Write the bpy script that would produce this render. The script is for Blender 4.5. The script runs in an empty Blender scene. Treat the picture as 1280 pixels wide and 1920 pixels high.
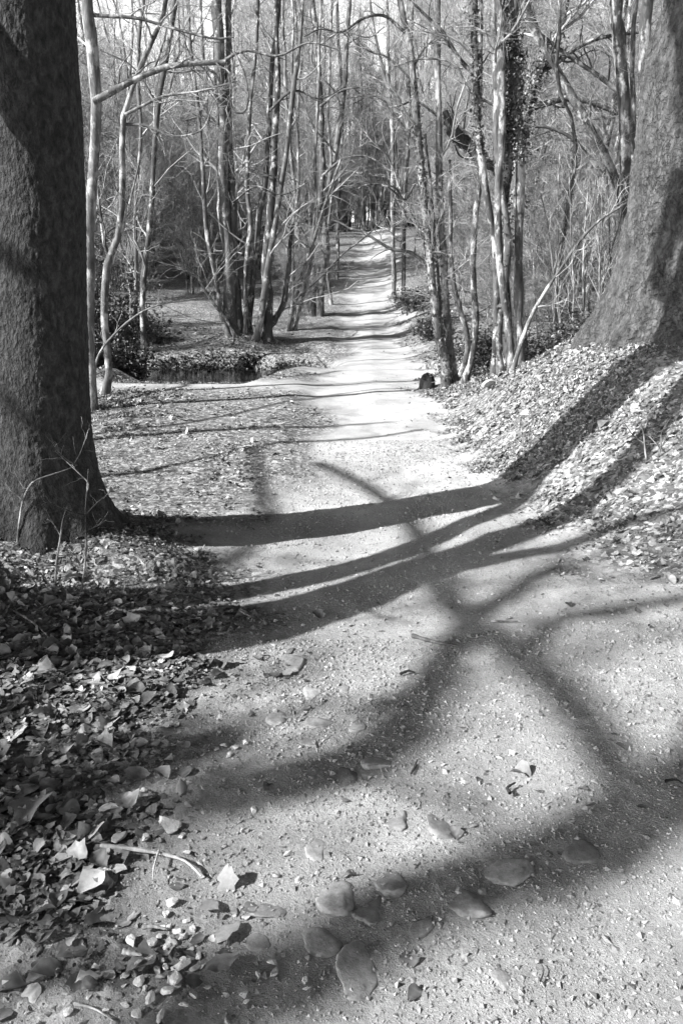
import bpy, math, numpy as np
R_ = math.radians
scn = bpy.context.scene
COL = scn.collection

# ------------------------------------------------------------------ camera
CAM_H, PITCH, FPX = 1.6, R_(17.1), 1500.0
cam_d = bpy.data.cameras.new('camera'); cam = bpy.data.objects.new('camera', cam_d); COL.objects.link(cam)
cam.location = (0, 0, CAM_H); cam.rotation_euler = (R_(90) - PITCH, 0, 0)
cam_d.sensor_fit = 'VERTICAL'; cam_d.sensor_height = 36.0; cam_d.lens = 36.0 * FPX / 1920.0
cam_d.clip_start = 0.05; cam_d.clip_end = 2000
scn.camera = cam
# ------------------------------------------------------------------ sky, sun, exposure
SUN_AZ, SUN_EL = R_(205.0), R_(36.0)          # azimuth (from +X, counter-clockwise) of the place the sun stands in
LSUN = np.array([math.cos(SUN_AZ) * math.cos(SUN_EL), math.sin(SUN_AZ) * math.cos(SUN_EL), math.sin(SUN_EL)])
w = bpy.data.worlds.new('World'); scn.world = w; w.use_nodes = True
nt = w.node_tree; nt.nodes.clear()
wo = nt.nodes.new('ShaderNodeOutputWorld'); bg = nt.nodes.new('ShaderNodeBackground'); bw = nt.nodes.new('ShaderNodeSeparateColor')   # red channel: a black-and-white picture taken through a red filter
sky = nt.nodes.new('ShaderNodeTexSky'); sky.sky_type = 'NISHITA'; sky.sun_disc = False
sky.sun_elevation = SUN_EL; sky.sun_rotation = R_(90) - SUN_AZ
sky.dust_density = 1.5
tc = nt.nodes.new('ShaderNodeTexCoord'); sx = nt.nodes.new('ShaderNodeSeparateXYZ'); mr = nt.nodes.new('ShaderNodeMapRange'); mu = nt.nodes.new('ShaderNodeMath')
mr.interpolation_type = 'SMOOTHSTEP'; mu.operation = 'MULTIPLY'        # sky gain shaped by height: boosted low down, cut overhead to deepen the shadows
for i, v in ((1, .14), (2, .42), (3, 8.5), (4, .16)): mr.inputs[i].default_value = v
nt.links.new(tc.outputs['Generated'], sx.inputs[0]); nt.links.new(sx.outputs[2], mr.inputs[0])
nt.links.new(sky.outputs[0], bw.inputs[0]); nt.links.new(bw.outputs[0], mu.inputs[0]); nt.links.new(mr.outputs[0], mu.inputs[1])
nt.links.new(mu.outputs[0], bg.inputs[0]); nt.links.new(bg.outputs[0], wo.inputs[0])
bg.inputs[1].default_value = 0.05
sd = bpy.data.lights.new('sun', 'SUN'); sd.energy = 5.0; sd.angle = R_(0.55); sd.color = (1, 1, 1)
sun = bpy.data.objects.new('sun', sd); COL.objects.link(sun); sun.location = (-20, -6, 18)
from mathutils import Vector
sun.rotation_euler = Vector(tuple(-LSUN)).to_track_quat('-Z', 'Y').to_euler()
scn.view_settings.view_transform = 'Standard'; scn.view_settings.look = 'None'
scn.view_settings.gamma = 1; scn.view_settings.exposure = 1.72
scn.cycles.use_denoising = True

rng = np.random.default_rng(7)

# ------------------------------------------------------------------ noise
_perm = np.random.default_rng(3).random(65536)
def _h3(i, j, k): return _perm[(i * 73856093 ^ j * 19349663 ^ k * 83492791) & 65535]
def vnoise(x, y, z=0.0):
    x, y, z = np.broadcast_arrays(np.asarray(x, float), np.asarray(y, float), np.asarray(z, float))
    i, j, k = np.floor(x).astype(np.int64), np.floor(y).astype(np.int64), np.floor(z).astype(np.int64)
    fx, fy, fz = x - i, y - j, z - k
    fx, fy, fz = fx*fx*(3-2*fx), fy*fy*(3-2*fy), fz*fz*(3-2*fz)
    def L(a, b, t): return a + (b - a) * t
    r0 = L(L(_h3(i,j,k), _h3(i+1,j,k), fx), L(_h3(i,j+1,k), _h3(i+1,j+1,k), fx), fy)
    r1 = L(L(_h3(i,j,k+1), _h3(i+1,j,k+1), fx), L(_h3(i,j+1,k+1), _h3(i+1,j+1,k+1), fx), fy)
    return L(r0, r1, fz) * 2 - 1
def fbm(x, y, z=0.0, o=4, g=.5):
    a, s, t = 1.0, 0, 0.0
    for q in range(o):
        t = t + a * vnoise(np.asarray(x) * 2**q + 17.3*q, np.asarray(y) * 2**q - 9.1*q, np.asarray(z) * 2**q + 4.7*q); s += a; a *= g
    return t / s
def sst(a, b, x):
    t = np.clip((x - a) / (b - a), 0, 1); return t*t*(3-2*t)

# ------------------------------------------------------------------ terrain
PY = [-300, 0, 9, 11, 12, 13, 14.5, 16.5, 19, 21.5, 24, 28, 32, 40, 47, 50, 56, 70, 100, 200, 600]
PZ = [0, 0, 0, .04, .06, 0, -.12, -.14, -.06, .08, .32, .82, 1.35, 2.35, 3.25, 3.5, 3.6, 4.2, 6.5, 10, 14]
CY = [-5, 3, 6, 12, 19, 26, 34, 48, 70, 400]
CX = [.45, .45, .42, .45, .70, .95, 1.3, 2.0, 2.4, 3.0]
def smooth_interp(y, X, Z, w=.8):
    return (np.interp(y - w, X, Z) + 2*np.interp(y, X, Z) + np.interp(y + w, X, Z)) / 4
def path_c(y): return smooth_interp(y, CY, CX, 1.5)
def path_w(y): return np.interp(y, [0, 2.5, 4, 6, 12, 20, 50], [1.35, 1.3, .95, .62, .78, .72, .8])   # half width
def Hbig(x, y):
    z = smooth_interp(y, PY, PZ)
    c = path_c(y)
    # right bank
    hb = np.interp(y, [1.5, 3, 4.5, 6, 7.5, 9, 10.5, 12, 15, 22], [0, .10, .48, .88, .98, .62, .26, .12, .1, .2])
    e = np.interp(y, [2, 4, 6, 9, 12], [1.35, 1.15, .95, 1.0, 1.1])
    z = z + hb * (sst(0, 1, (x - e) / 1.45) + .18 * np.clip(x - e - 1.0, 0, 3))
    z = z + .09 * sst(.0, 1.3, x) * sst(7, 4, y) * sst(1.5, 3.5, y)
    # left pond hollow and the gully toward the path
    d = np.sqrt(((x + 2.6) / 1.9)**2 + ((y - 14.7) / 2.1)**2)
    z = z - .85 * (1 - sst(.66, 1.10, d))
    d2 = np.sqrt(((x + 6.5) / 3.6)**2 + ((y - 15.2) / 2.0)**2)
    z = z - .6 * (1 - sst(.5, 1.2, d2)) * (1 - (1 - sst(.66, 1.10, d)))
    d3 = np.hypot((x + 1.0) / 1.6, (y - 17.6) / 1.0)
    z = z - .28 * (1 - sst(.2, 1.0, d3))
    d4 = np.hypot((x + .95) / 1.15, (y - 15.4) / 1.5)
    z = z - .42 * (1 - sst(.2, 1.0, d4)) * sst(.66, 1.10, d)
    # mound of the coppice stool, mounds on the far side
    z = z + .28 * np.exp(-(((x + 2.3) / .75)**2 + ((y - 18.4) / .7)**2))
    z = z + .2 * np.exp(-(((x + 5.3) / 1.2)**2 + ((y - 19.5) / .8)**2))
    z = z + .18 * np.exp(-(((x - 2.5) / .7)**2 + ((y - 17.5) / 1.2)**2))
    z = z + .22 * np.exp(-(((x - 3.1) / 1.1)**2 + ((y - 24) / 3.0)**2))
    # left crest before the hollow, root mound of the beech
    z = z
    z = z + .06 * np.exp(-(((x + 3.3) / .9)**2 + ((y - 11.3) / .5)**2))
    z = z + .20 * np.exp(-(((x + 1.95) / .75)**2 + ((y - 4.5) / .6)**2))
    z = z + .16 * np.exp(-(((x + 2.3) / .5)**2 + ((y - 3.45) / .35)**2))
    z = z + .11 * np.exp(-(((x + 1.30) / .30)**2 + ((y - 4.15) / .28)**2)) + .06 * np.exp(-(((x + .95) / .25)**2 + ((y - 4.0) / .2)**2))
    z = z + .13 * np.exp(-(((x + 2.0) / .55)**2 + ((y - 3.92) / .26)**2))
    # verges
    v = np.abs(x - c) - path_w(y)
    z = z + .035 * sst(0, .4, v) * sst(1, 6, y)
    far = sst(14, 40, y) * sst(2, 8, np.abs(x - c))
    z = z + far * .5 * vnoise(x * .12, y * .12, 3.3) + .05 * sst(.2, 2, v) * vnoise(x * .9, y * .9, 8)
    z = z - .02 * sst(.55, 0, np.abs(np.abs(x - c) - .45) ) * sst(8, 11, y)
    lim = 1.6 - .1425*y + .05*vnoise(x*1.3, 0*x + 4.2) + .35*sst(-3.0, -3.9, x) + .3*sst(-1.4, -.6, x)
    z = np.where((y > 9.5) & (y < 14.5), np.minimum(z, lim), z)
    return z
def leafmask(x, y):
    """1 on leaf litter, 0 on the bare track"""
    c = path_c(y)
    n = .5 * fbm(x * 1.3, y * 1.3, 1.1, 3) * (1 + np.clip(y, 0, 40) / 30) + .26 * fbm(x * 6, y * 6, 5.1, 2)
    left = sst(-.30, .34, (c - x) - np.interp(y, [1, 1.6, 2.2, 3.2, 5, 7, 12, 20, 50], [1.17, 1.08, .98, .92, .98, .84, .82, .70, .75]) + n)
    right = sst(-.22, .28, (x - c) - np.interp(y, [1, 3, 4, 5, 6, 8, 12, 20, 50], [2.6, 1.55, .98, .68, .52, .58, .70, .70, .75]) + n)
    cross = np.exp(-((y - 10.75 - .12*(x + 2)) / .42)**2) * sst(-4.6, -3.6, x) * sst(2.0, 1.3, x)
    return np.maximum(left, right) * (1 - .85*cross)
def H(x, y):
    z = Hbig(x, y)
    r = np.hypot(x, y); near = sst(14, 5, r)
    m = leafmask(x, y)
    z = z + near * (.013 * fbm(x * 3.5, y * 3.5, 2.2, 4) + .0035 * fbm(x * 34, y * 34, 7.2, 3) * (1 + m))
    return z
def cast(px, py, zoff=0.0):
    """point of the terrain seen at photo pixel (px,py)"""
    px, py = np.atleast_1d(np.asarray(px, float)), np.atleast_1d(np.asarray(py, float))
    u, v = (px - 640) / FPX, (py - 960) / FPX
    d = np.stack([u, np.cos(PITCH) - v*np.sin(PITCH), -np.sin(PITCH) - v*np.cos(PITCH)], -1)
    t = np.full(len(px), .8); hit = np.zeros(len(px), bool); lo = t.copy()
    for _ in range(1500):
        p = d * t[:, None]; below = CAM_H + p[:, 2] < Hbig(p[:, 0], p[:, 1]) + zoff
        hit |= below
        lo = np.where(hit, lo, t); t = np.where(hit, t, t * 1.006)
        if hit.all(): break
    hi = t.copy()
    for _ in range(25):
        m = (lo + hi) / 2; p = d * m[:, None]; below = CAM_H + p[:, 2] < Hbig(p[:, 0], p[:, 1]) + zoff
        hi = np.where(below, m, hi); lo = np.where(below, lo, m)
    p = d * hi[:, None]; p[:, 2] += CAM_H
    return p
def W(px, py, Y):
    u, v = (px - 640) / FPX, (py - 960) / FPX
    dy = math.cos(PITCH) - v*math.sin(PITCH); t = Y / dy
    return np.array([u * t, Y, CAM_H + t * (-math.sin(PITCH) - v*math.cos(PITCH))])
def depth(Y, z): return Y * math.cos(PITCH) - (z - CAM_H) * math.sin(PITCH)

# ------------------------------------------------------------------ mesh helpers
def mesh_np(name, V, F, n=4, smooth=True, mats=(), attr=None, uv=None):
    """V (N,3); F (M,n) int, or a list of such arrays of different n"""
    me = bpy.data.meshes.new(name)
    V = np.asarray(V, np.float32); Fs = F if isinstance(F, list) else [F]
    Fs = [f for f in Fs if len(f)]
    me.vertices.add(len(V)); me.vertices.foreach_set('co', V.ravel())
    tot = sum(f.size for f in Fs); me.loops.add(tot)
    me.loops.foreach_set('vertex_index', np.concatenate([f.ravel() for f in Fs]).astype(np.int32))
    npoly = sum(len(f) for f in Fs); me.polygons.add(npoly)
    sizes = np.concatenate([np.full(len(f), f.shape[1]) for f in Fs])
    st = np.concatenate([[0], np.cumsum(sizes)[:-1]]).astype(np.int32)
    me.polygons.foreach_set('loop_start', st)
    me.polygons.foreach_set('use_smooth', np.full(npoly, smooth))
    if attr is not None:
        for an, av in attr.items():
            a = me.attributes.new(an, 'FLOAT', 'POINT'); a.data.foreach_set('value', np.asarray(av, np.float32))
    for m in mats: me.materials.append(m)
    me.update(calc_edges=True); me.validate()
    return me
def link(name, me, parent=None, loc=None):
    o = bpy.data.objects.new(name, me); COL.objects.link(o)
    if parent is not None: o.parent = parent
    if loc is not None: o.location = loc
    return o
def tag(o, label=None, cat=None, group=None, kind=None):
    if label: o['label'] = label
    if cat: o['category'] = cat
    if group: o['group'] = group
    if kind: o['kind'] = kind
    return o
def empty(name, loc, label, cat, group=None):
    o = bpy.data.objects.new(name, None); COL.objects.link(o); o.location = loc; o.empty_display_size = .1
    return tag(o, label, cat, group)

def frames(P):
    T = np.gradient(P, axis=1); T /= np.linalg.norm(T, axis=2, keepdims=True) + 1e-9
    m = T.mean(1); ref = np.where((np.abs(m[:, 2:3]) > .7), np.array([[1., 0, 0]]), np.array([[0, 0, 1.]]))
    ref = ref[:, None, :] * np.ones_like(T)
    A = np.cross(T, ref); A /= np.linalg.norm(A, axis=2, keepdims=True) + 1e-9
    B = np.cross(T, A); return T, A, B
def tubes(P, R, n, rough=0.0, seed=0):
    """P (N,K,3), R (N,K) -> verts, quads"""
    N, K = R.shape
    T, A, B = frames(P)
    th = np.arange(n) * 2*np.pi / n
    rr = R[:, :, None] * np.ones(n)
    if rough:
        c = P[:, :, None, :] + R[:, :, None, None] * (np.cos(th)[None,None,:,None]*A[:,:,None,:] + np.sin(th)[None,None,:,None]*B[:,:,None,:])
        s = 9.0
        rr = rr * (1 + rough * fbm(c[..., 0]*s + seed, c[..., 1]*s, c[..., 2]*s*.35, 3))
    V = P[:, :, None, :] + rr[..., None] * (np.cos(th)[None,None,:,None]*A[:,:,None,:] + np.sin(th)[None,None,:,None]*B[:,:,None,:])
    idx = np.arange(N*K*n).reshape(N, K, n)
    a = idx[:, :-1, :]; b = np.roll(a, -1, 2); d = idx[:, 1:, :]; c2 = np.roll(d, -1, 2)
    F = np.stack([a, b, c2, d], -1).reshape(-1, 4)
    return V.reshape(-1, 3), F
class Bag:
    def __init__(s): s.V = []; s.F = {}; s.n = 0
    def add(s, V, F):
        s.V.append(V); s.F.setdefault(F.shape[1], []).append(F + s.n); s.n += len(V)
    def mesh(s, name, mats, smooth=True, attr=None):
        return mesh_np(name, np.concatenate(s.V), [np.concatenate(f) for f in s.F.values()], smooth=smooth, mats=mats, attr=attr)

def resample(pts, K, wob=0.0, r=None):
    """smooth curve through pts (M,3) -> (K,3)"""
    pts = np.asarray(pts, float); M = len(pts)
    s = np.concatenate([[0], np.cumsum(np.linalg.norm(np.diff(pts, axis=0), axis=1))])
    e0 = 2*pts[0] - pts[1]; e1 = 2*pts[-1] - pts[-2]; Q = np.vstack([e0, pts, e1])
    u = np.linspace(0, s[-1], K); k = np.clip(np.searchsorted(s, u, 'right') - 1, 0, M - 2)
    t = ((u - s[k]) / (s[k+1] - s[k] + 1e-9))[:, None]
    p0, p1, p2, p3 = Q[k], Q[k+1], Q[k+2], Q[k+3]
    C = .5*((2*p1) + (-p0+p2)*t + (2*p0-5*p1+4*p2-p3)*t**2 + (-p0+3*p1-3*p2+p3)*t**3)
    if wob:
        ph = r.random(3) * 50
        C = C + wob * np.stack([fbm(u*.9 + ph[i], 0*u + ph[i], o=3) for i in range(3)], -1) * np.minimum(1, u/.8)[:, None] * np.array([1, 1, .2])
    return C, u / s[-1]

def spawn(P, R, c, K, L0, ang, tmin, r, up=.05, wob=.25, rf=.55, rmin=.0015, tmax=.98, droop=0.0, rcap=9):
    N, Kp = R.shape
    par = np.repeat(np.arange(N), c); M = len(par)
    t = tmin + (tmax - tmin) * ((np.tile(np.arange(c), N) + r.random(M)) / c)
    f = t * (Kp - 1); k = np.minimum(f.astype(int), Kp - 2); q = (f - k)[:, None]
    p0 = P[par, k] * (1 - q) + P[par, k+1] * q
    T = P[par, k+1] - P[par, k]; T /= np.linalg.norm(T, axis=1, keepdims=True) + 1e-9
    rp = R[par, k] * (1 - q[:, 0]) + R[par, k+1] * q[:, 0]
    g = r.normal(size=(M, 3)); g -= (g*T).sum(1, keepdims=True)*T; g /= np.linalg.norm(g, axis=1, keepdims=True) + 1e-9
    a = np.radians(ang[0] + (ang[1]-ang[0]) * r.random(M))[:, None]
    D = T*np.cos(a) + g*np.sin(a)
    L = (L0[0] + (L0[1]-L0[0])*r.random(M)) * (1 - .45 * t)
    if np.ndim(up) == 0: up = np.full(M, up)
    pts = [p0]; d = D
    bend = r.normal(size=(M, 3)) * wob * .5
    for i in range(K - 1):
        d = d + bend*.5 + r.normal(size=(M, 3)) * wob; d[:, 2] += up - droop * i / K
        d /= np.linalg.norm(d, axis=1, keepdims=True); pts.append(pts[-1] + d * (L / (K-1))[:, None])
        bend = bend * .6 + r.normal(size=(M, 3)) * wob * .3
    P2 = np.stack(pts, 1)
    r0 = np.clip(rp * rf * (.6 + .5*r.random(M)), rmin, rcap)
    R2 = r0[:, None] * np.linspace(1, .28, K)[None, :]
    return P2, np.maximum(R2, rmin * .8)

# ------------------------------------------------------------------ materials (the photograph is black and white: every colour is a grey)
def nodemat(name):
    m = bpy.data.materials.new(name); m.use_nodes = True; n = m.node_tree; n.nodes.clear()
    o = n.nodes.new('ShaderNodeOutputMaterial'); b = n.nodes.new('ShaderNodeBsdfPrincipled'); n.links.new(b.outputs[0], o.inputs[0])
    b.inputs['Roughness'].default_value = .9; b.inputs['Specular IOR Level'].default_value = .25
    return m, n, b
def N(n, t, **k):
    x = n.nodes.new(t)
    for a, v in k.items():
        if a.startswith('i_'): x.inputs[int(a[2:]) if a[2:].isdigit() else a[2:]].default_value = v
        else: setattr(x, a, v)
    return x
def noise(n, vec, scale, detail=4, rough=.6, dist=0):
    x = N(n, 'ShaderNodeTexNoise'); x.inputs['Scale'].default_value = scale; x.inputs['Detail'].default_value = detail
    x.inputs['Roughness'].default_value = rough; x.inputs['Distortion'].default_value = dist
    n.links.new(vec, x.inputs['Vector']); return x.outputs['Fac']
def ramp(n, fac, stops):
    x = N(n, 'ShaderNodeValToRGB'); e = x.color_ramp.elements
    while len(e) < len(stops): e.new(.5)
    for q, (p, v) in zip(e, stops): q.position = p; q.color = (v, v, v, 1)
    n.links.new(fac, x.inputs[0]); return x.outputs[0]
def math_(n, op, a, b=None, clamp=False):
    x = N(n, 'ShaderNodeMath', operation=op, use_clamp=clamp)
    for i, s in enumerate((a, b)):
        if s is None: continue
        if isinstance(s, (int, float)): x.inputs[i].default_value = s
        else: n.links.new(s, x.inputs[i])
    return x.outputs[0]
def mixv(n, f, a, b):
    x = N(n, 'ShaderNodeMix', data_type='FLOAT'); 
    for i, s in ((0, f), (2, a), (3, b)):
        if isinstance(s, (int, float)): x.inputs[i].default_value = s
        else: n.links.new(s, x.inputs[i])
    return x.outputs[0]
def bump(n, b, h, dist, strength=1.0, prev=None):
    x = N(n, 'ShaderNodeBump'); x.inputs['Distance'].default_value = dist; x.inputs['Strength'].default_value = strength
    n.links.new(h, x.inputs['Height'])
    if prev is not None: n.links.new(prev, x.inputs['Normal'])
    n.links.new(x.outputs[0], b.inputs['Normal']); return x.outputs[0]
def pos(n): return N(n, 'ShaderNodeNewGeometry').outputs['Position']
def scaled(n, vec, s):
    x = N(n, 'ShaderNodeMapping'); x.inputs['Scale'].default_value = s; n.links.new(vec, x.inputs['Vector']); return x.outputs[0]

def bark(name, lo, hi, stretch=.3, sc=9, bd=.01, patches=0.0, pv=.4, fine=60, fbd=.004, world=True):
    m, n, b = nodemat(name)
    p = pos(n) if world else N(n, 'ShaderNodeTexCoord').outputs['Object']
    v = scaled(n, p, (1, 1, stretch))
    a = noise(n, v, sc, 6, .65, .4); f = noise(n, v, fine, 3, .6)
    tone = ramp(n, a, [(.34, lo), (.5, (lo+hi)*.45), (.64, hi)])
    tone = math_(n, 'MULTIPLY', tone, math_(n, 'ADD', math_(n, 'MULTIPLY', f, .9), .55))
    rnd = N(n, 'ShaderNodeObjectInfo').outputs['Random']
    tone = math_(n, 'MULTIPLY', tone, math_(n, 'ADD', math_(n, 'MULTIPLY', rnd, .7), .65))
    if patches:
        q = noise(n, scaled(n, p, (1, 1, .5)), 7, 4, .7); q = ramp(n, q, [(.56 - patches*.2, 0), (.62, 1)])
        tone = mixv(n, q, tone, pv)
    n.links.new(tone, b.inputs['Base Color'])
    q1 = bump(n, b, a, bd, .8); bump(n, b, f, fbd, .8, q1)
    return m
M = {}
M['beech'] = bark('mossy_beech_bark', .011, .058, .6, 30, .014, 0, .4, 75, .03)
M['oak'] = bark('pale_oak_bark', .03, .10, .45, 16, .03, .0, .4, 70, .014)
M['bark'] = bark('grey_bark', .022, .10, .25, 12, .014, .3, .3)
def add_cracks(m, sc, st, dist):
    n = m.node_tree; b = [q for q in n.nodes if q.type == 'BSDF_PRINCIPLED'][0]; p = pos(n)
    w_ = N(n, 'ShaderNodeTexNoise'); w_.inputs['Scale'].default_value = sc*.6; w_.inputs['Detail'].default_value = 4; n.links.new(p, w_.inputs['Vector'])
    sc_ = N(n, 'ShaderNodeVectorMath', operation='SCALE'); sc_.inputs['Scale'].default_value = .16; n.links.new(w_.outputs['Color'], sc_.inputs[0])
    ad = N(n, 'ShaderNodeVectorMath', operation='ADD'); n.links.new(p, ad.inputs[0]); n.links.new(sc_.outputs[0], ad.inputs[1])
    v = N(n, 'ShaderNodeTexVoronoi', feature='DISTANCE_TO_EDGE'); v.inputs['Scale'].default_value = sc; n.links.new(scaled(n, ad.outputs[0], (1, 1, st)), v.inputs['Vector'])
    e = ramp(n, v.outputs['Distance'], [(.0, 0), (.12, 1)]); prev = b.inputs['Normal'].links[0].from_socket
    msk = ramp(n, noise(n, p, 2.2, 3, .6), [(.4, .15), (.62, 1)]); e = math_(n, 'SUBTRACT', 1.0, math_(n, 'MULTIPLY', math_(n, 'SUBTRACT', 1.0, e), msk)); bump(n, b, e, dist, .8, prev)
    old = b.inputs['Base Color'].links[0].from_socket; n.links.new(math_(n, 'MULTIPLY', old, math_(n, 'ADD', math_(n, 'MULTIPLY', e, .35), .65)), b.inputs['Base Color'])
add_cracks(M['oak'], 21, .5, .014)
M['barkdark'] = bark('dark_bark', .03, .10, .25, 12, .012, .1, .25)
M['barkpale'] = bark('pale_bark', .035, .13, .3, 11, .012, .25, .28)
M['twig'] = bark('twig_bark', .09, .30, .5, 6, .002, world=True)
M['burnt'] = bark('charred_wood', .012, .045, .3, 14, .02)
M['deadwood'] = bark('dead_wood', .18, .42, .2, 16, .004)

def leafmat(name, lo, hi, spec=.25, rough=.75, trans=0.15):
    m, n, b = nodemat(name)
    a = N(n, 'ShaderNodeAttribute', attribute_name='tone').outputs['Fac']
    p = pos(n); f = noise(n, p, 90, 3, .6)
    t = math_(n, 'MULTIPLY', ramp(n, a, [(0, lo), (.7, lo + (hi-lo)*.45), (1, hi)]), math_(n, 'ADD', math_(n, 'MULTIPLY', f, .7), .65))
    n.links.new(t, b.inputs['Base Color']); b.inputs['Roughness'].default_value = rough; b.inputs['Specular IOR Level'].default_value = spec
    bump(n, b, f, .002, .5)
    return m
M['leaf'] = leafmat('dead_leaf', .05, .37, .3, .7)
M['ivy'] = leafmat('ivy_leaf', .02, .10, .5, .45)
M['holly'] = leafmat('shrub_leaf', .015, .07, .5, .45)
M['pebble'] = leafmat('gravel_stone', .17, .42, .2, .9)

def stonemat(nm, lo, hi):
    m, n, b = nodemat(nm); p = pos(n)
    a = noise(n, p, 30, 7, .75); f = noise(n, p, 160, 3, .6)
    rnd = N(n, 'ShaderNodeObjectInfo').outputs['Random']
    t = math_(n, 'MULTIPLY', ramp(n, a, [(.35, lo), (.65, hi)]), math_(n, 'ADD', math_(n, 'MULTIPLY', rnd, .55), .7))
    n.links.new(t, b.inputs['Base Color']); q = bump(n, b, a, .007, .6); bump(n, b, f, .0015, .5, q); return m
M['stone'] = stonemat('field_stone', .12, .27); M['chalk'] = stonemat('chalky_stone', .30, .56)

def groundmat():
    m, n, b = nodemat('forest_ground'); p = pos(n)
    k = N(n, 'ShaderNodeAttribute', attribute_name='litter').outputs['Fac']
    a = noise(n, p, 3.0, 5, .6); f = noise(n, p, 60, 5, .7); c = noise(n, p, 14, 4, .65)
    vor = N(n, 'ShaderNodeTexVoronoi', feature='F1'); vor.inputs['Scale'].default_value = 130; n.links.new(p, vor.inputs['Vector'])
    vt = N(n, 'ShaderNodeRGBToBW'); n.links.new(vor.outputs['Color'], vt.inputs[0])
    # bare track: pale trodden grit
    grit = math_(n, 'MULTIPLY', ramp(n, a, [(.3, .25), (.7, .36)]), math_(n, 'ADD', math_(n, 'MULTIPLY', f, .7), math_(n, 'ADD', math_(n, 'MULTIPLY', vt.outputs[0], .25), .52)))
    # litter far enough to be texture only: leaf-sized cells
    v2 = N(n, 'ShaderNodeTexVoronoi', feature='F1'); v2.inputs['Scale'].default_value = 34
    wv = N(n, 'ShaderNodeTexNoise'); wv.inputs['Scale'].default_value = 12; n.links.new(p, wv.inputs['Vector'])
    ad = N(n, 'ShaderNodeVectorMath', operation='ADD'); sc = N(n, 'ShaderNodeVectorMath', operation='SCALE'); sc.inputs['Scale'].default_value = .12
    n.links.new(wv.outputs['Color'], sc.inputs[0]); n.links.new(p, ad.inputs[0]); n.links.new(sc.outputs[0], ad.inputs[1]); n.links.new(ad.outputs[0], v2.inputs['Vector'])
    v2t = N(n, 'ShaderNodeRGBToBW'); n.links.new(v2.outputs['Color'], v2t.inputs[0])
    lit = math_(n, 'MULTIPLY', ramp(n, v2t.outputs[0], [(.2, .07), (.6, .20), (.85, .42)]), math_(n, 'ADD', math_(n, 'MULTIPLY', c, .8), .5))
    lit = math_(n, 'MULTIPLY', lit, ramp(n, a, [(.3, .75), (.7, 1.15)]))
    big = noise(n, p, .9, 3, .6)
    grit = math_(n, 'MULTIPLY', grit, ramp(n, big, [(.35, .78), (.62, 1.12)]))
    mp = N(n, 'ShaderNodeAttribute', attribute_name='mid_pale').outputs['Fac']
    grit = math_(n, 'MULTIPLY', grit, math_(n, 'ADD', 1.0, math_(n, 'MULTIPLY', mp, .18)))  # grit slightly paler along the middle stretch of the track
    lit = math_(n, 'MULTIPLY', lit, .85)
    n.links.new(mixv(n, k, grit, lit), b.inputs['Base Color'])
    f2 = noise(n, p, 190, 4, .75)
    hg = math_(n, 'ADD', math_(n, 'MULTIPLY', f, .5), math_(n, 'ADD', math_(n, 'MULTIPLY', f2, .45), math_(n, 'MULTIPLY', vt.outputs[0], .22)))
    hl = math_(n, 'ADD', math_(n, 'MULTIPLY', v2t.outputs[0], .8), math_(n, 'MULTIPLY', c, 1.0))
    q = bump(n, b, math_(n, 'MULTIPLY', hg, math_(n, 'SUBTRACT', 1.0, k)), .014, 1.0)
    bump(n, b, math_(n, 'MULTIPLY', hl, k), .035, .8, q)
    return m
M['ground'] = groundmat()
def watermat():
    m, n, b = nodemat('pond_water'); b.inputs['Base Color'].default_value = (.012, .012, .012, 1); b.inputs['Roughness'].default_value = .06
    b.inputs['Specular IOR Level'].default_value = .5; p = pos(n); bump(n, b, noise(n, scaled(n, p, (1, 3, 1)), 6, 2), .01, .25); return m
M['water'] = watermat()

# ------------------------------------------------------------------ ground sheet
def axis(segs):
    out = [np.array([segs[0][0]])]
    for a, b, s0, s1 in segs:
        L = b - a; n = max(2, int(round(L / ((s0 + s1) / 2)))); t = np.linspace(0, 1, n + 1)[1:]
        if s0 == s1: x = t
        else:
            k = math.log(s1 / s0); x = (np.exp(k*t) - 1) / (np.exp(k) - 1)
        out.append(a + L * x)
    return np.concatenate(out)
xs = axis([(-700, -60, 60, 6), (-60, -8, 3, .35), (-8, -3, .35, .03), (-3, 3.4, .018, .018), (3.4, 9, .03, .35), (9, 60, .35, 3), (60, 700, 6, 60)])
ys = axis([(-500, -40, 60, 6), (-40, -1, 4, .3), (-1, 1.2, .3, .02), (1.2, 4.5, .014, .018), (4.5, 12, .018, .07), (12, 26, .07, .15), (26, 80, .2, 1.2), (80, 900, 2, 60)])
X, Y = np.meshgrid(xs, ys); Z = H(X, Y); LM = leafmask(X, Y)
idx = np.arange(X.size).reshape(X.shape)
F = np.stack([idx[:-1, :-1], idx[:-1, 1:], idx[1:, 1:], idx[1:, :-1]], -1).reshape(-1, 4)
g = link('ground', mesh_np('ground', np.stack([X, Y, Z], -1).reshape(-1, 3), F, mats=[M['ground']], attr={'litter': LM.ravel(), 'mid_pale': (sst(4.2, 6.5, Y) * sst(17, 11, Y) * sst(1.0, .35, np.abs(X - path_c(Y)))).ravel()}))
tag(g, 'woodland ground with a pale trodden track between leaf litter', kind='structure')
# pond
th = np.linspace(0, 2*np.pi, 60, endpoint=False)
pv = np.stack([-3.0 + 2.8*np.cos(th), 14.9 + 2.4*np.sin(th), np.full(60, -.40)], -1); pv = np.vstack([pv, [-3.0, 14.9, -.40]])
pf = np.stack([np.arange(60), (np.arange(60)+1) % 60, np.full(60, 60)], -1)
tag(link('water', mesh_np('water', pv, pf, mats=[M['water']])), 'dark still water of the little pond below the bank', kind='structure')

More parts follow.
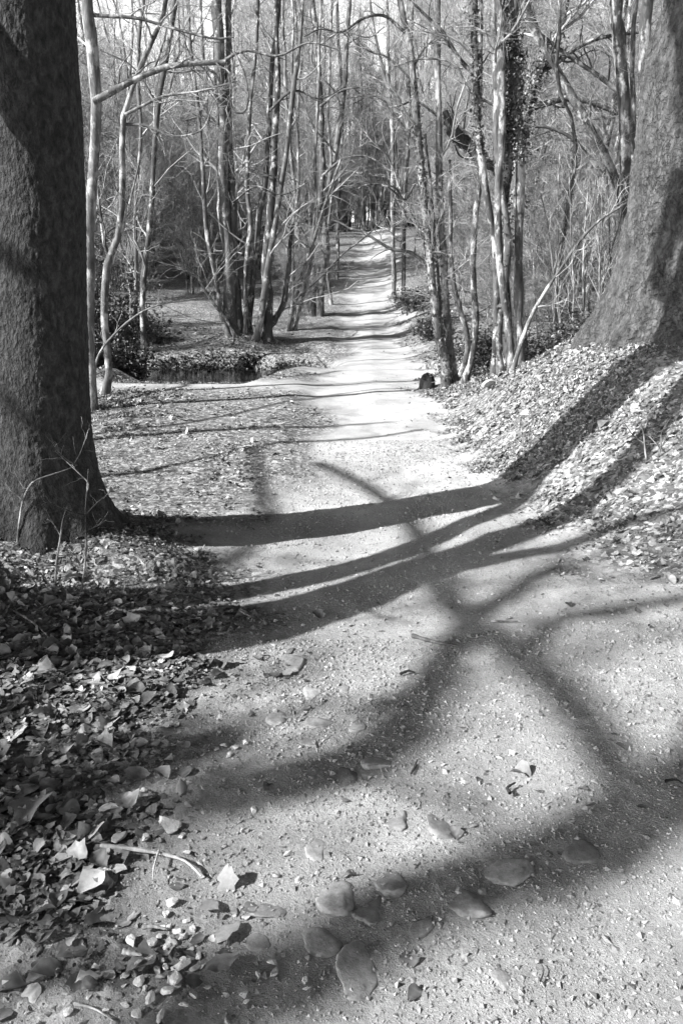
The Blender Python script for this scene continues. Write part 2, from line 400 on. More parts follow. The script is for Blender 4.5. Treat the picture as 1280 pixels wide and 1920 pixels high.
# ------------------------------------------------------------------ leaf and pebble scatter
LEAF = np.array([[0, -.55, 0], [.2, -.36, .0], [.34, -.1, 0], [.30, .18, 0], [.16, .38, 0], [0, .56, 0], [-.17, .36, 0], [-.31, .16, 0], [-.33, -.12, 0], [-.19, -.37, 0], [0, -.2, 0], [0, .15, 0]])
LEAFF3 = np.array([[0,1,10],[0,10,9],[1,2,10],[9,10,8],[5,11,4],[5,6,11],[4,11,3],[6,7,11]])
LEAFF4 = np.array([[2,3,11,10],[8,10,11,7]])
def rot_basis(n, r, tilt, nrm=None):
    """random frames whose third axis lies near nrm"""
    if nrm is None: nrm = np.tile([0, 0, 1.], (n, 1))
    z = nrm + r.normal(size=(n, 3)) * np.asarray(tilt).reshape(-1, 1); z /= np.linalg.norm(z, axis=1, keepdims=True)
    q = r.normal(size=(n, 3)); x = q - (q*z).sum(1, keepdims=True)*z; x /= np.linalg.norm(x, axis=1, keepdims=True)
    return x, np.cross(z, x), z
def scatter_leaves(name, P, size, r, tilt=.35, nrm=None, curl=.5, mat='leaf', lobed=.4):
    n = len(P); x, y, z = rot_basis(n, r, tilt, nrm)
    T = np.tile(LEAF, (n, 1, 1))
    lob = (r.random(n) < lobed)[:, None]; w_ = np.ones((n, 12)); w_[:, [2, 8, 4, 6]] = np.where(lob, 1.25, 1.0); w_[:, [1, 3, 7, 9]] = np.where(lob, .55, 1.0)
    T[:, :, :2] *= w_[:, :, None] * (1 + .12 * r.normal(size=(n, 12, 1)))
    T[:, :, 0] *= (.75 + .5*r.random(n))[:, None]
    c = curl * r.normal(size=(n, 2))
    T[:, :, 2] = c[:, :1] * (T[:, :, 0]**2)*2.2 + c[:, 1:] * (T[:, :, 1]**2)*1.2 + .05*r.normal(size=(n, 12)) + .25*np.abs(T[:, :, 0]) * r.random((n, 1))
    T *= np.asarray(size).reshape(-1, 1, 1)
    V = P[:, None, :] + T[:, :, :1]*x[:, None] + T[:, :, 1:2]*y[:, None] + T[:, :, 2:]*z[:, None]
    o = (np.arange(n) * 12)[:, None, None]
    tone = np.repeat(r.random(n)**1.9, 12)
    return mesh_np(name, V.reshape(-1, 3), [(LEAFF3[None] + o).reshape(-1, 3), (LEAFF4[None] + o).reshape(-1, 4)], smooth=False, mats=[M[mat]], attr={'tone': tone})
LS = np.array([0, .1, .25, .42, .6, .78, .92, 1.0]); LW = np.array([.02, .16, .27, .33, .31, .22, .11, .01])
def fine_leaves(name, P, size, r, tilt=.25, nrm=None, mat='leaf'):
    n = len(P); x, y, z = rot_basis(n, r, tilt, nrm); t = np.array([-1, -.55, 0, .55, 1.])
    lob = np.where(r.random(n) < .35, .28, .04)[:, None]; ph = r.random((n, 1))*6
    w_ = LW[None] * (1 + lob*np.sin(LS[None]*22 + ph)) * (.75 + .6*r.random((n, 1)))
    X_ = w_[:, :, None]*t; Y_ = np.repeat((LS - .5)[None, :, None], 5, 2) * np.ones((n, 1, 1)) + .03*r.normal(size=(n, 8, 5))
    bend = .10*r.normal(size=(n, 1, 1)) * np.sin(Y_*3 + ph[:, :, None])
    X_ = X_ + bend
    f = (.45*r.normal(size=(n, 1, 1))); c = .4*r.normal(size=(n, 1, 1)); tw = .5*r.normal(size=(n, 1, 1))
    Z_ = np.abs(X_)*f + c*Y_**2 + tw*X_*Y_ + .45*np.abs(r.normal(size=(n, 1, 1)))*X_**2 + .022*np.sin(Y_*18 + 9*X_ + ph[:, :, None]) + .012*r.normal(size=X_.shape)
    T = np.stack([X_, Y_, Z_], -1).reshape(n, 40, 3) * np.asarray(size).reshape(-1, 1, 1)
    V = P[:, None, :] + T[:, :, :1]*x[:, None] + T[:, :, 1:2]*y[:, None] + T[:, :, 2:]*z[:, None]
    i = np.arange(40).reshape(8, 5); q = np.stack([i[:-1, :-1], i[:-1, 1:], i[1:, 1:], i[1:, :-1]], -1).reshape(-1, 4)
    return mesh_np(name, V.reshape(-1, 3), (q[None] + (np.arange(n)*40)[:, None, None]).reshape(-1, 4), smooth=True, mats=[M[mat]], attr={'tone': np.clip(np.repeat(r.random(n)**1.6, 40) + .10*r.normal(size=n*40) + np.tile(np.tile([0, 0, .14, 0, 0], 8), n), 0, 1)})
def ground_normal(x, y, e=.03):
    nx = (Hbig(x - e, y) - Hbig(x + e, y)) / (2*e); ny = (Hbig(x, y - e) - Hbig(x, y + e)) / (2*e)
    v = np.stack([nx, ny, np.ones_like(nx)], -1); return v / np.linalg.norm(v, axis=1, keepdims=True)
def in_view(x, y, z, m=.05):
    d = y*math.cos(PITCH) - (z - CAM_H)*math.sin(PITCH); u = x / d; v = -((z - CAM_H)*math.cos(PITCH) + y*math.sin(PITCH)) / d
    return (d > .3) & (np.abs(u) < .4267 + m) & (np.abs(v) < .64 + m)
def pick(n, x0, x1, y0, y1, r, pw=1.0):
    x = x0 + (x1-x0)*r.random(n); y = y0 + (y1-y0)*r.random(n)**pw
    return x, y
# thick litter near the camera, thinning out with distance
Ps, Ss = [], []
for (n, x0, x1, y0, y1, s) in ((90000, -1.9, 2.2, 1.0, 3.6, .0185), (210000, -3.4, 3.6, 3.3, 7.2, .0165), (230000, -5, 5, 7, 12.5, .022), (20000, -7, 7, 12.5, 22, .06)):
    x, y = pick(n, x0, x1, y0, y1, rng)
    m = leafmask(x, y)
    dens = np.clip(.5 + 2.0 * fbm(x*2.1, y*2.1, 12.2, 4), .06, 1)
    thin = 1 - .62*sst(-2.6, -1.6, x)*sst(.6, .2, x)*sst(3.9, 5.2, y) - .25*(x < .3)*(y >= 5) 
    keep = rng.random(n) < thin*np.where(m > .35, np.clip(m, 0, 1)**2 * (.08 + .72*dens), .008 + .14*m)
    z = H(x, y); keep &= in_view(x, y, z) & (((x + 3.0)/2.8)**2 + ((y-14.9)/2.4)**2 > 1)
    x, y, z = x[keep], y[keep], z[keep]
    Ps.append(np.stack([x, y, z + .003 + .02*rng.random(len(x))**2*leafmask(x, y)], -1)); Ss.append(s * np.exp(.6*rng.normal(size=len(x))) * (.55 + .45*leafmask(x, y)) * (1.35 if y0 < 2 else 1))
P = np.concatenate(Ps); S = np.concatenate(Ss); S *= np.where(P[:, 0] > .8, 1.08, 1.0); S *= np.where((P[:, 1] < 2.3), 1.2, 1.0); S = np.clip(S, .008, .085)
S *= np.where((np.abs(P[:, 0] - path_c(P[:, 1])) < 1.6) & (P[:, 1] < 4), .8, 1.0)
near = P[:, 1] < 3.9
litter = fine_leaves('leaf_litter', P[near], S[near]*1.25, rng, .18, ground_normal(P[near, 0], P[near, 1]))
tag(link('leaf_litter', litter), 'dry curled leaves and leaf bits around the near part of the track', kind='stuff')
P, S = P[~near], S[~near]
lit = scatter_leaves('far_leaf_litter', P, S, rng, tilt=.3, nrm=ground_normal(P[:, 0], P[:, 1]))
tag(link('far_leaf_litter', lit), 'dry fallen leaves over the ground and the bank farther off', kind='stuff')

OCT = np.array([[1,0,0],[0,1,0],[-1,0,0],[0,-1,0],[0,0,1],[0,0,-1.]]); OCTF = np.array([[0,1,4],[1,2,4],[2,3,4],[3,0,4],[1,0,5],[2,1,5],[3,2,5],[0,3,5]])
n = 260000
x = np.concatenate([-1.25 + 2.9*rng.random(n//2), -2.2 + 5.0*rng.random(n//2)]); y = np.concatenate([1.05 + 2.2*rng.random(n//2), 1.05 + 6.5*rng.random(n//2)**.9])
m = leafmask(x, y); z = H(x, y)
cl = sst(-.2, .6, fbm(x*1.6, y*1.6, 33, 3))
keep = (rng.random(n) < (1 - .8*m) * (.35 + .65*cl)) & in_view(x, y, z, .02); x, y, z = x[keep], y[keep], z[keep]; n = len(x)
s = (.0019) * np.exp(.6*rng.normal(size=n)) * (1 + .20*(y - 1)); s = np.clip(s, .001, .012)
T = OCT[None] * (1 + .35*rng.normal(size=(n, 6, 1))) ; T[:, :, 2] *= .6
bx, by, bz = rot_basis(n, rng, .5)
V = np.stack([x, y, z + s*.15], -1)[:, None] + s[:, None, None] * (T[..., :1]*bx[:, None] + T[..., 1:2]*by[:, None] + T[..., 2:]*bz[:, None])
pb = mesh_np('gravel', V.reshape(-1, 3), (OCTF[None] + (np.arange(n)*6)[:, None, None]).reshape(-1, 3), smooth=False, mats=[M['pebble']], attr={'tone': np.repeat(rng.random(n)**1.8*np.where(rng.random(n) < .04, 1, .75), 6)})
tag(link('gravel', pb), 'fine pale gravel scattered over the track', kind='stuff')

# ------------------------------------------------------------------ stones
def ico(sub=3):
    import bmesh
    b = bmesh.new(); bmesh.ops.create_icosphere(b, subdivisions=sub, radius=1)
    V = np.array([v.co[:] for v in b.verts]); F = np.array([[v.index for v in f.verts] for f in b.faces]); b.free(); return V, F
IV, IF = ico(4)
def stone_mesh(seed, flat=.55, ang=.5, ax=(1, .75), mt='chalk'):
    r = np.random.default_rng(seed); V = IV.copy()
    for q in range(9):      # cut facets
        nrm = r.normal(size=3); nrm /= np.linalg.norm(nrm); d = (.38 if mt == 'chalk' else .55) + .34*r.random(); s = V @ nrm; V = V - np.maximum(s - d, 0)[:, None]*nrm*(1.0 if mt == 'chalk' else ang*1.6)
    V = V * (1 + .07*fbm(V[:, 0]*6 + seed, V[:, 1]*6, V[:, 2]*6, 3))[:, None] * (1 + .22*fbm(V[:, 0]*1.6 + seed, V[:, 1]*1.6, V[:, 2]*1.6, 4))[:, None] * (1 + .05*np.sin(3*np.arctan2(V[:, 1], V[:, 0]) + seed))[:, None]
    if mt == 'stone': V[:, 2] = np.tanh(2.6*V[:, 2]) * (1 + .12*fbm(V[:, 0]*2, V[:, 1]*2, seed, 3)) 
    V = V * np.array([ax[0], ax[1], flat]); return mesh_np('stone', V, IF, smooth=(mt == 'stone'), mats=[M[mt]])
STN = [stone_mesh(i, .55, .6) for i in range(8)]
FLT = [stone_mesh(50+i, .2, .55, (1.1, .8), 'stone') for i in range(8)]
def put_stone(px, py, rpx, me, label, group=None, sink=.2, name='stone', rz=None):
    p = cast(px, py)[0]; s = rpx / FPX * depth(p[1], p[2])
    o = link(name, me, None, (p[0], p[1], float(H(p[0], p[1])) + s*sink)); o.scale = (s*(.85 + .45*rng.random()), s*(.8 + .35*rng.random()), s*(.8 + .4*rng.random())) if group == 'loose stones in the gravel heap' else (s, s, s)
    nn = ground_normal(p[:1], p[1:2])[0]
    q = Vector(nn).to_track_quat('Z', 'Y').to_euler(); o.rotation_euler = (q.x + .1*rng.normal(), q.y + .1*rng.normal(), rng.random()*6 if rz is None else rz)
    return tag(o, label, 'stone', group)
put_stone(312, 1550, 28, STN[0], 'pale rounded stone alone on the leaf edge above the curved dead stick', sink=.35)
put_stone(272, 1572, 12, STN[1], 'small square stone just below and left of the pale rounded stone', sink=.35)
put_stone(226, 1572, 18, FLT[1], 'flat stone half buried in leaves left of the pale rounded stone', sink=.3)
put_stone(327, 1694, 15, STN[2], 'brightest angular white stone at the top of the gravel heap', sink=.5)
for i, (a, b_, c_) in enumerate([(312,1715,11),(330,1745,12),(322,1765,14),(345,1757,12),(285,1765,13),(313,1775,11),(247,1770,16),(285,1800,15),(300,1795,9),(265,1815,9),
      (340,1812,17),(333,1838,20),(318,1858,18),(285,1878,18),(265,1840,14),(300,1835,10),(345,1800,10),(367,1815,12),(382,1810,9),(235,1885,9),(258,1905,16),(300,1905,13),(232,1830,10),
      (345,1885,10),(365,1868,12),(272,1858,10),(350,1725,9),(318,1735,8),(360,1740,9),(272,1735,7),(300,1755,8),(330,1790,9),(356,1780,8),(372,1790,10),(262,1790,8),(295,1820,11),(313,1815,9),
      (200,1895,8),(132,1900,12),(458,1868,12),(463,1878,9),(485,1830,10),(510,1805,10),(512,1828,13),(570,1840,9),(575,1858,8),(440,1405,10),(460,1398,9),(405,1408,8),(430,1420,8),(475,1520,9),
      (540,1600,9),(520,1640,8),(455,1560,7),(340,1570,8),(352,1600,9),(378,1640,7),(305,1735,7),(420,1400,8),(388,1850,8)]):
    put_stone(a, b_, c_*.98, STN[(i*3) % 8], 'small pale angular stone in the loose gravel heap at bottom left', 'loose stones in the gravel heap', sink=.45)
flat = [(622,1678,58,'largest flat stone set in the track, its top smooth and grey'),(735,1652,44,'squarish flat stone right of the largest flat stone'),(690,1712,46,'rounded domed stone with a dark notch at its lower edge'),
 (605,1762,46,'flat stone below the largest one, close to the shadow'),(672,1822,62,'broad flat stone lowest in the middle of the track'),(868,1690,48,'low pale stone sunk in the track in the dark shadow'),
 (948,1630,50,'flat stone at the shadow edge right of the middle'),(1088,1595,40,'flat stone farthest right, at the fork of the shadow'),(590,1590,34,'flat stone above the largest flat stone'),
 (548,1245,36,'smooth stone farthest up the track beside the big shadow'),(585,1300,34,'smooth flat stone second up the track'),(522,1345,28,'bright wedge stone at the left edge of the track'),
 (640,1285,22,'small round stone right of the smooth flat ones'),(598,1355,28,'pale flat stone among the upper stones'),(668,1362,22,'thin stone sliver beside the upper stones'),
 (640,1455,36,'angular slab stone standing slightly proud in the soft shadow'),(708,1425,34,'low stone at the left end of the soft shadow'),(580,1392,24,'stone just below the upper group of stones'),
 (745,1545,34,'stone in the sunny patch above the squarish one'),(830,1550,40,'broad low stone right of the sunny patch'),(500,1700,38,'sunken stone between the gravel heap and the largest flat stone'),
 (790,1735,30,'pointed stone just below the dark shadow'),(480,1765,32,'sunken stone beside the heap of loose gravel'),(940,1835,24,'small sunken stone in the bright lower right')]
for i, (a, b_, c_, l) in enumerate(flat):
    put_stone(a, b_, c_, FLT[i % 8], l, 'flat stones set in the track', sink=-.105, name='flat_stone')
put_stone(932, 940, 11, STN[4], 'white stone at the foot of the bank between two shadows', sink=.4)
put_stone(1105, 990, 13, STN[5], 'pale pointed stone at the lower edge of the leafy bank', sink=.5)
put_stone(286, 1092, 9, STN[6], 'bright white stone beside the dark beech roots', sink=.9)
put_stone(1188, 1040, 9, STN[2], 'small white stone at the right where bank meets track', sink=.5)
put_stone(915, 728, 16, STN[7], 'pale rock at the top of the bank left of the ivy stems', sink=.4)

for i, (px, py, rp, lab) in enumerate([(430,1752,36,'large pale flat leaf lying right of the gravel heap'),(398,1700,24,'narrow ribbed leaf above the large pale flat leaf'),(425,1660,30,'curled leaf standing up at the end of the long dead stick'),
      (418,1815,34,'dull broad leaf in the shade below the large pale leaf'),(340,1480,22,'lobed leaf at the edge of the litter above the rounded stone'),(60,1530,56,'largest leaf of all, lying in the litter at the left edge'),
      (50,1495,34,'pale broad leaf just above the largest leaf'),(1188,1042,12,'bright folded leaf where the right bank meets the track')]):
    p = cast(px, py)[0]; sz = 2*rp/FPX*depth(p[1], p[2]); rl = np.random.default_rng(140 + i)
    p[2] = float(H(p[0], p[1])) + .012 + .1*sz
    lm = fine_leaves('dead_leaf', np.zeros((1, 3)), [sz], rl, .12 if i != 2 else .6, None); lm.attributes['tone'].data.foreach_set('value', np.full(40, [.8, .5, .7, .5, .45, .4, .75, .95][i], np.float32))
    tag(link('dead_leaf', lm, None, tuple(p)), lab, 'leaf')
# ------------------------------------------------------------------ sticks
def stick(name, pts_img, rpx, mat, label, lift=.008, side=None, cat='stick', K=14):
    A = cast([p[0] for p in pts_img], [p[1] for p in pts_img]); A[:, 2] = H(A[:, 0], A[:, 1]) + lift
    C, u = resample(A, K); d = depth(C[0][1], C[0][2]); r = rpx/FPX*d
    b = Bag(); V, F = tubes(C[None], (r*(1-.6*u) * (1 + .15*np.sin(u*23)))[None], 6); b.add(V, F)
    for q in (side or []):
        B = cast([p[0] for p in q], [p[1] for p in q]); B[:, 2] = H(B[:, 0], B[:, 1]) + lift*1.5
        C2, u2 = resample(B, 6); V, F = tubes(C2[None], (r*.5*(1-.6*u2))[None], 5); b.add(V, F)
    o = link(name, b.mesh(name, [M[mat]])); return tag(o, label, cat)
stick('dead_stick', [(190,1594),(250,1600),(310,1612),(350,1625),(378,1650)], 5, 'deadwood', 'long curved dead stick above the gravel heap', .02, [[(300,1608),(290,1640),(288,1665)]])
stick('dead_stick', [(232,1800),(250,1802),(268,1805)], 6, 'deadwood', 'short white chip of wood in the gravel heap', .03)
stick('dead_stick', [(268,1745),(290,1744),(312,1748)], 5, 'deadwood', 'pale flat splinter above the short white chip', .02)
stick('dead_stick', [(140,1888),(180,1898),(215,1918)], 3, 'deadwood', 'thin bent stick at the bottom edge by the gravel', .01)
stick('dead_stick', [(772,1196),(810,1206),(860,1216)], 4, 'barkdark', 'dark thin twig lying on the track below the crossing shadows', .01)
stick('dead_stick', [(955,1495),(950,1485),(965,1475)], 4, 'burnt', 'tiny dark twig curl in the middle of the track', .02)
stick('dead_stick', [(750,1270),(765,1266),(778,1268)], 3, 'burnt', 'tiny black curled leaf stalk left of the soft shadow', .015)
stick('dead_stick', [(1012,1845),(1018,1825),(1014,1812)], 2, 'barkdark', 'little upright dark twig near the bottom of the track', .01)
stick('dead_stick', [(780,1440),(770,1455),(782,1430)], 2.5, 'burnt', 'dark splinter on the track below the soft shadow', .01)
stick('dead_stick', [(1245,1472),(1265,1468),(1279,1475)], 3, 'burnt', 'black twig at the right edge above the fork of shadows', .012)
stick('dead_stick', [(0,1140),(60,1175),(100,1215)], 3, 'bark', 'thin bent stick in the dark shade at the left edge', .03)
stick('dead_stick', [(920,1168),(945,1168),(970,1169)], 2, 'barkdark', 'straight little twig right of the crossing shadows', .01)

# ------------------------------------------------------------------ big trunks
def trunk_mesh(base, axis_pts, Rf, lobes, mat, nT=480, nH=760, rough=.03, fine=.01, top=8.0, seed=1, sub=.35):
    """axis_pts: heights->offset; Rf(h) radius; lobes: list of (angle, reach, height, width)"""
    h = -sub + (top + sub) * np.linspace(0, 1, nH)**1.6
    th = np.linspace(0, 2*np.pi, nT, endpoint=False); Hh, Th = np.meshgrid(h, th, indexing='ij')
    r = Rf(Hh)
    for a, reach, hh, wd in lobes:
        d = (Th - a + np.pi) % (2*np.pi) - np.pi
        r = r + reach * np.exp(-(d/wd)**2) * np.exp(-np.maximum(Hh + .1, 0)/hh)
    ox = np.interp(Hh, axis_pts[0], axis_pts[1]); oy = np.interp(Hh, axis_pts[0], axis_pts[2])
    X_, Y_ = np.cos(Th), np.sin(Th)
    q = Rf(1.); r = r * (1 + rough * fbm(X_*2.2 + seed, Y_*2.2, Hh*.9, 4)) + fine * fbm(X_*14*q, Y_*14*q, Hh*9, 4) + fine*.9 * np.minimum(0, .25 - np.abs(fbm(X_*16*q, Y_*16*q, Hh*(5 if seed == 9 else 14) + 5, 3))*1.6) * (1.6 if seed == 9 else .3) + fine*(.4 if seed == 9 else 1.0) * fbm(X_*75*q, Y_*75*q, Hh*55, 2)
    V = np.stack([base[0] + ox + r*X_, base[1] + oy + r*Y_, base[2] + Hh], -1)
    idx = np.arange(nT*nH).reshape(nH, nT); a = idx[:-1]; b = np.roll(a, -1, 1); d = idx[1:]; c = np.roll(d, -1, 1)
    return mesh_np('trunk', V.reshape(-1, 3), np.stack([a, b, c, d], -1).reshape(-1, 4), mats=[mat])
def local(o, me_loc):   # shift a world-space mesh so it sits under its thing's origin
    pass
def world_part(name, me, root):
    me.transform(__import__('mathutils').Matrix.Translation(-root.location)); return link(name, me, root)
def crown_meshes(P, R, spec, r, mat_l, mat_t, root, names=('branches', 'twigs')):
    """levels of spawned branches; level 0 = limbs"""
    lv = []; p, q = P, R
    for s in spec: p, q = spawn(p, q, r=r, **s); lv.append((p, q))
    b = Bag()
    for i, (p, q) in enumerate(lv): 
        V, F = tubes(p, q, 7 if i == 0 else (4 if i == 1 else 3)); b.add(V, F)
    world_part('crown', b.mesh('crown', [mat_t]), root); return lv

# beech on the left
bz = float(Hbig(-1.76, 4.28)) - .03
beech = empty('beech_tree', (-1.76, 4.28, bz), 'massive dark mossy trunk filling the left edge, roots spreading at its foot', 'tree')
eb = np.array([W(px, py, 4.28)[[0, 2]] for px, py in [(168, 820), (163, 700), (160, 600), (158, 400), (150, 200), (137, 0)]])
Rb = lambda h: .255 + .03*np.exp(-np.maximum(h, 0)/1.0) + .07*np.exp(-np.maximum(h+.1, 0)/.16) - .003*h
hb_ = eb[:, 1] - bz; ax_ = eb[:, 0] - Rb(hb_) + 1.76
me = trunk_mesh((-1.76, 4.28, bz), (np.concatenate([[-1, 0], hb_, [9.5]]), np.concatenate([[ax_[0]]*2, ax_, [ax_[-1] + .5]]), [0]*(len(hb_)+3)), Rb,
    [(R_(-4), .17, .26, .26), (R_(-38), .20, .14, .24), (R_(-80), .12, .20, .28), (R_(-130), .24, .20, .26), (R_(35), .2, .2, .3), (R_(180), .2, .3, .4), (R_(100), .2, .3, .4)], M['beech'], top=9.5, rough=.04, fine=.0045, seed=4)
world_part('trunk', me, beech)
rb = np.random.default_rng(11)
limbs = np.stack([resample([(-1.75, 4.42, 6.5), (-3.2, 4.5, 8.4), (-5.2, 4.2, 10.5)], 9)[0], resample([(-1.75, 4.47, 7.3), (-1.6, 6.2, 9.5), (-1.2, 8.2, 12)], 9)[0], resample([(-1.75, 4.47, 9), (-2.3, 5.2, 12), (-2.6, 5.2, 15)], 9)[0]])
sh = lambda q, s_: np.array([W(px, py, 6.35) + s_*LSUN for px, py in q])
limbs = np.concatenate([limbs, resample(np.vstack([[[-1.75, 4.42, 5.6]], sh([(1180,440),(1230,520),(1290,620),(1350,760)], 8.0)]), 9)[0][None],
    resample(np.vstack([[[-1.75, 4.42, 6.9]], sh([(1210,60),(1240,150),(1290,250),(1350,300)], 8.5)]), 9)[0][None]])
V, F = tubes(limbs, np.linspace(.14, .05, 9)[None]*np.ones((5, 1)), 10, .1); 
world_part('limb', mesh_np('limb', V, F, mats=[M['beech']]), beech)
crown_meshes(limbs[:3], np.linspace(.13, .03, 9)[None]*np.ones((3, 1)), [dict(c=6, K=6, L0=(1.6, 2.8), ang=(35, 70), tmin=.25), dict(c=6, K=5, L0=(.7, 1.3), ang=(35, 70), tmin=.2, rmin=.004)], rb, M['bark'], M['twig'], beech)

# oak on the bank at the right
ox_, oy_ = 3.28, 6.9; oz = float(Hbig(ox_, oy_)) - .05
oak = empty('oak_tree', (ox_, oy_, oz), 'huge pale rough trunk with a flared foot on the bank at the right edge', 'tree')
hR = [-1, 0, .34, .88, 1.6, 2.35, 3, 5, 9.5]; rR = [.84, .78, .72, .65, .59, .54, .51, .47, .38]
eo = np.array([W(px, py, 6.8)[[0, 2]] for px, py in [(1128, 670), (1150, 600), (1180, 480), (1200, 300), (1212, 200), (1218, 100), (1258, 0)]])
ho_ = eo[:, 1] - oz; ao_ = eo[:, 0] + np.interp(ho_, hR, rR) - ox_
me = trunk_mesh((ox_, oy_, oz), (np.concatenate([[-1], ho_, [5, 9.5]]), np.concatenate([[ao_[0]], ao_, [ao_[-1] + .3, ao_[-1] + .8]]), [0]*(len(ho_)+3)),
    lambda h: np.interp(h, hR, rR),
    [(R_(203), .07, .2, .22), (R_(238), .18, .25, .2), (R_(268), .14, .18, .16), (R_(290), .2, .3, .3), (R_(150), .2, .3, .3), (R_(20), .2, .3, .4), (R_(80), .2, .3, .4)], M['oak'], nT=640, nH=900, top=9.5, rough=.05, fine=.026, seed=9)
world_part('trunk', me, oak)
ro = np.random.default_rng(12)
def Wp(*a): return [W(px, py, Y) for px, py, Y in a]
limbs = np.stack([resample([(3.9, 6.9, 7.0), (2.6, 6.6, 9.2), (1.0, 6.4, 11)], 10)[0], resample([(3.6, 7.0, 5.0), (4.4, 7.6, 7.5), (5.2, 8.5, 10.5)], 10)[0], resample([(4.0, 7.0, 8.5), (4.6, 6.6, 11), (5.5, 6.2, 14)], 10)[0]])
V, F = tubes(limbs, np.array([.12, .2, .24])[:, None]*np.linspace(1, .35, 10)[None], 10, .1)
world_part('limb', mesh_np('limb', V, F, mats=[M['oak']]), oak)
crown_meshes(limbs[1:], np.linspace(.15, .03, 10)[None]*np.ones((2, 1)), [dict(c=6, K=6, L0=(1.6, 2.8), ang=(35, 70), tmin=.25), dict(c=6, K=5, L0=(.7, 1.3), ang=(35, 70), tmin=.2, rmin=.004)], ro, M['bark'], M['twig'], oak)

# ------------------------------------------------------------------ traced trees
def tree(name, label, stems, mat='bark', cat='tree', limbs=14, sub=10, twigs=9, Llimb=(.8, 1.8), tmin=.15, group=None, seed=0, htop=11, ivy=None, extra=None, wob=.05, up=.06, ang=(35, 75), thick=1.0):
    """stems: list of (Y, [(px,py)...], width px at base, width px at the top of the frame)"""
    r = np.random.default_rng(1000 + seed)
    Y0, p0 = stems[0][0], stems[0][1][0]; b0 = W(p0[0], p0[1], Y0)
    root = empty(name, (b0[0], Y0, float(Hbig(b0[0], Y0))), label, cat, group)
    SP, SR = [], []
    for (Y, pts, w0, w1) in stems:
        A = [W(px, py, Y) for px, py in pts]; A[0] = np.array([A[0][0], Y, min(float(Hbig(A[0][0], Y)) - .05, 99)])
        if A[1][2] < A[0][2] + .1: A[1][2] = A[0][2] + .15
        d = A[-1] - A[-2]; d /= np.linalg.norm(d); d = d*.7 + np.array([.05*r.normal(), .1*r.normal(), .5]); d /= np.linalg.norm(d)
        hv = A[-1][2]
        e = max(htop - hv, 0)
        if pts[-1][1] < 30 and e > .5: A.append(A[-1] + d*e*.5 + r.normal(size=3)*.15); A.append(A[-1] + d*e*.5 + r.normal(size=3)*.3)
        C, u = resample(A, 34, wob*1.3, r)
        d0 = depth(Y, 1.6); tt = np.clip((C[:, 2] - A[0][2]) / max(hv - A[0][2], .1), 0, 1)
        ex = np.clip((C[:, 2] - hv) / max(e, .5), 0, 1)
        R = (w0 + (w1 - w0)*tt) / 2 / FPX * d0 * (1 - .7*ex); R = R * (1 + .5*np.exp(-(C[:, 2]-A[0][2])/.12)) * thick * (1 + .07*r.normal(size=34))
        V, F = tubes(C[None], R[None], 14, .30, seed); world_part('trunk', mesh_np('trunk', V, F, mats=[M[mat]]), root)
        SP.append(C); SR.append(R)
    P, R = np.stack(SP), np.stack(SR)
    spec = [dict(c=limbs, K=8, L0=Llimb, ang=ang, tmin=tmin, up=up, wob=.16, rf=.42, rmin=.004, rcap=.035), dict(c=sub, K=6, L0=(Llimb[0]*.45, Llimb[1]*.5), ang=(30, 65), tmin=.15, wob=.18, rmin=.0028), dict(c=twigs, K=4, L0=(.18, .42), ang=(25, 60), tmin=.15, wob=.2, rmin=.0018)]
    b = Bag(); p, q = P, R
    for i, s in enumerate(spec):
        if s['c'] <= 0: break
        p, q = spawn(p, q, r=r, **s); V, F = tubes(p, q, (6, 4, 3)[i]); b.add(V, F)
    if b.n: world_part('crown', b.mesh('crown', [M['twig']]), root)
    for e in (extra or []):
        Y, pts, w0, w1 = e[:4]; mt = e[4] if len(e) > 4 else mat
        A = [W(px, py, Y if len(e) < 6 else Y) for px, py in pts]; C, u = resample(A, 20, .02, r); R = (w0 + (w1-w0)*u)/2/FPX*depth(Y, 1.6)
        V, F = tubes(C[None], R[None], 9, .12); bb = Bag(); bb.add(V, F)
        p, q = spawn(C[None], R[None], c=9, K=6, L0=(.35, .9), ang=(35, 70), tmin=.15, r=r, rf=.5, rmin=.003); V, F = tubes(p, q, 4); bb.add(V, F)
        p, q = spawn(p, q, c=5, K=4, L0=(.15, .4), ang=(30, 60), tmin=.15, r=r, rf=.5, rmin=.002); V, F = tubes(p, q, 3); bb.add(V, F)
        world_part('limb', bb.mesh('limb', [M[mt]]), root)
    for (k, y0, y1, n, spread, size) in (ivy or []):
        C, R = SP[k], SR[k]; z0, z1 = W(640, y0, stems[k][0])[2], W(640, y1, stems[k][0])[2]
        zz = z0 + (z1 - z0)*r.random(n); f = np.interp(zz, C[:, 2], np.arange(34)); kk = np.minimum(f.astype(int), 32); q = (f-kk)[:, None]
        c = C[kk]*(1-q) + C[kk+1]*q; rr = R[kk] + spread*(r.random(n)**2.0)*(.35 + .65*np.abs(vnoise(zz*2.1, zz*0 + seed, 0)) * 1.8)
        a = r.random(n)*2*np.pi; Pn = c + np.stack([np.cos(a)*rr, np.sin(a)*rr, .03*r.normal(size=n)], -1)
        nn = np.stack([np.cos(a), np.sin(a), .3 + 0*a], -1)
        me = scatter_leaves('ivy', Pn, size*np.exp(.25*r.normal(size=n)), r, tilt=.5, nrm=nn, curl=.2, mat='ivy'); world_part('ivy', me, root)
    return root

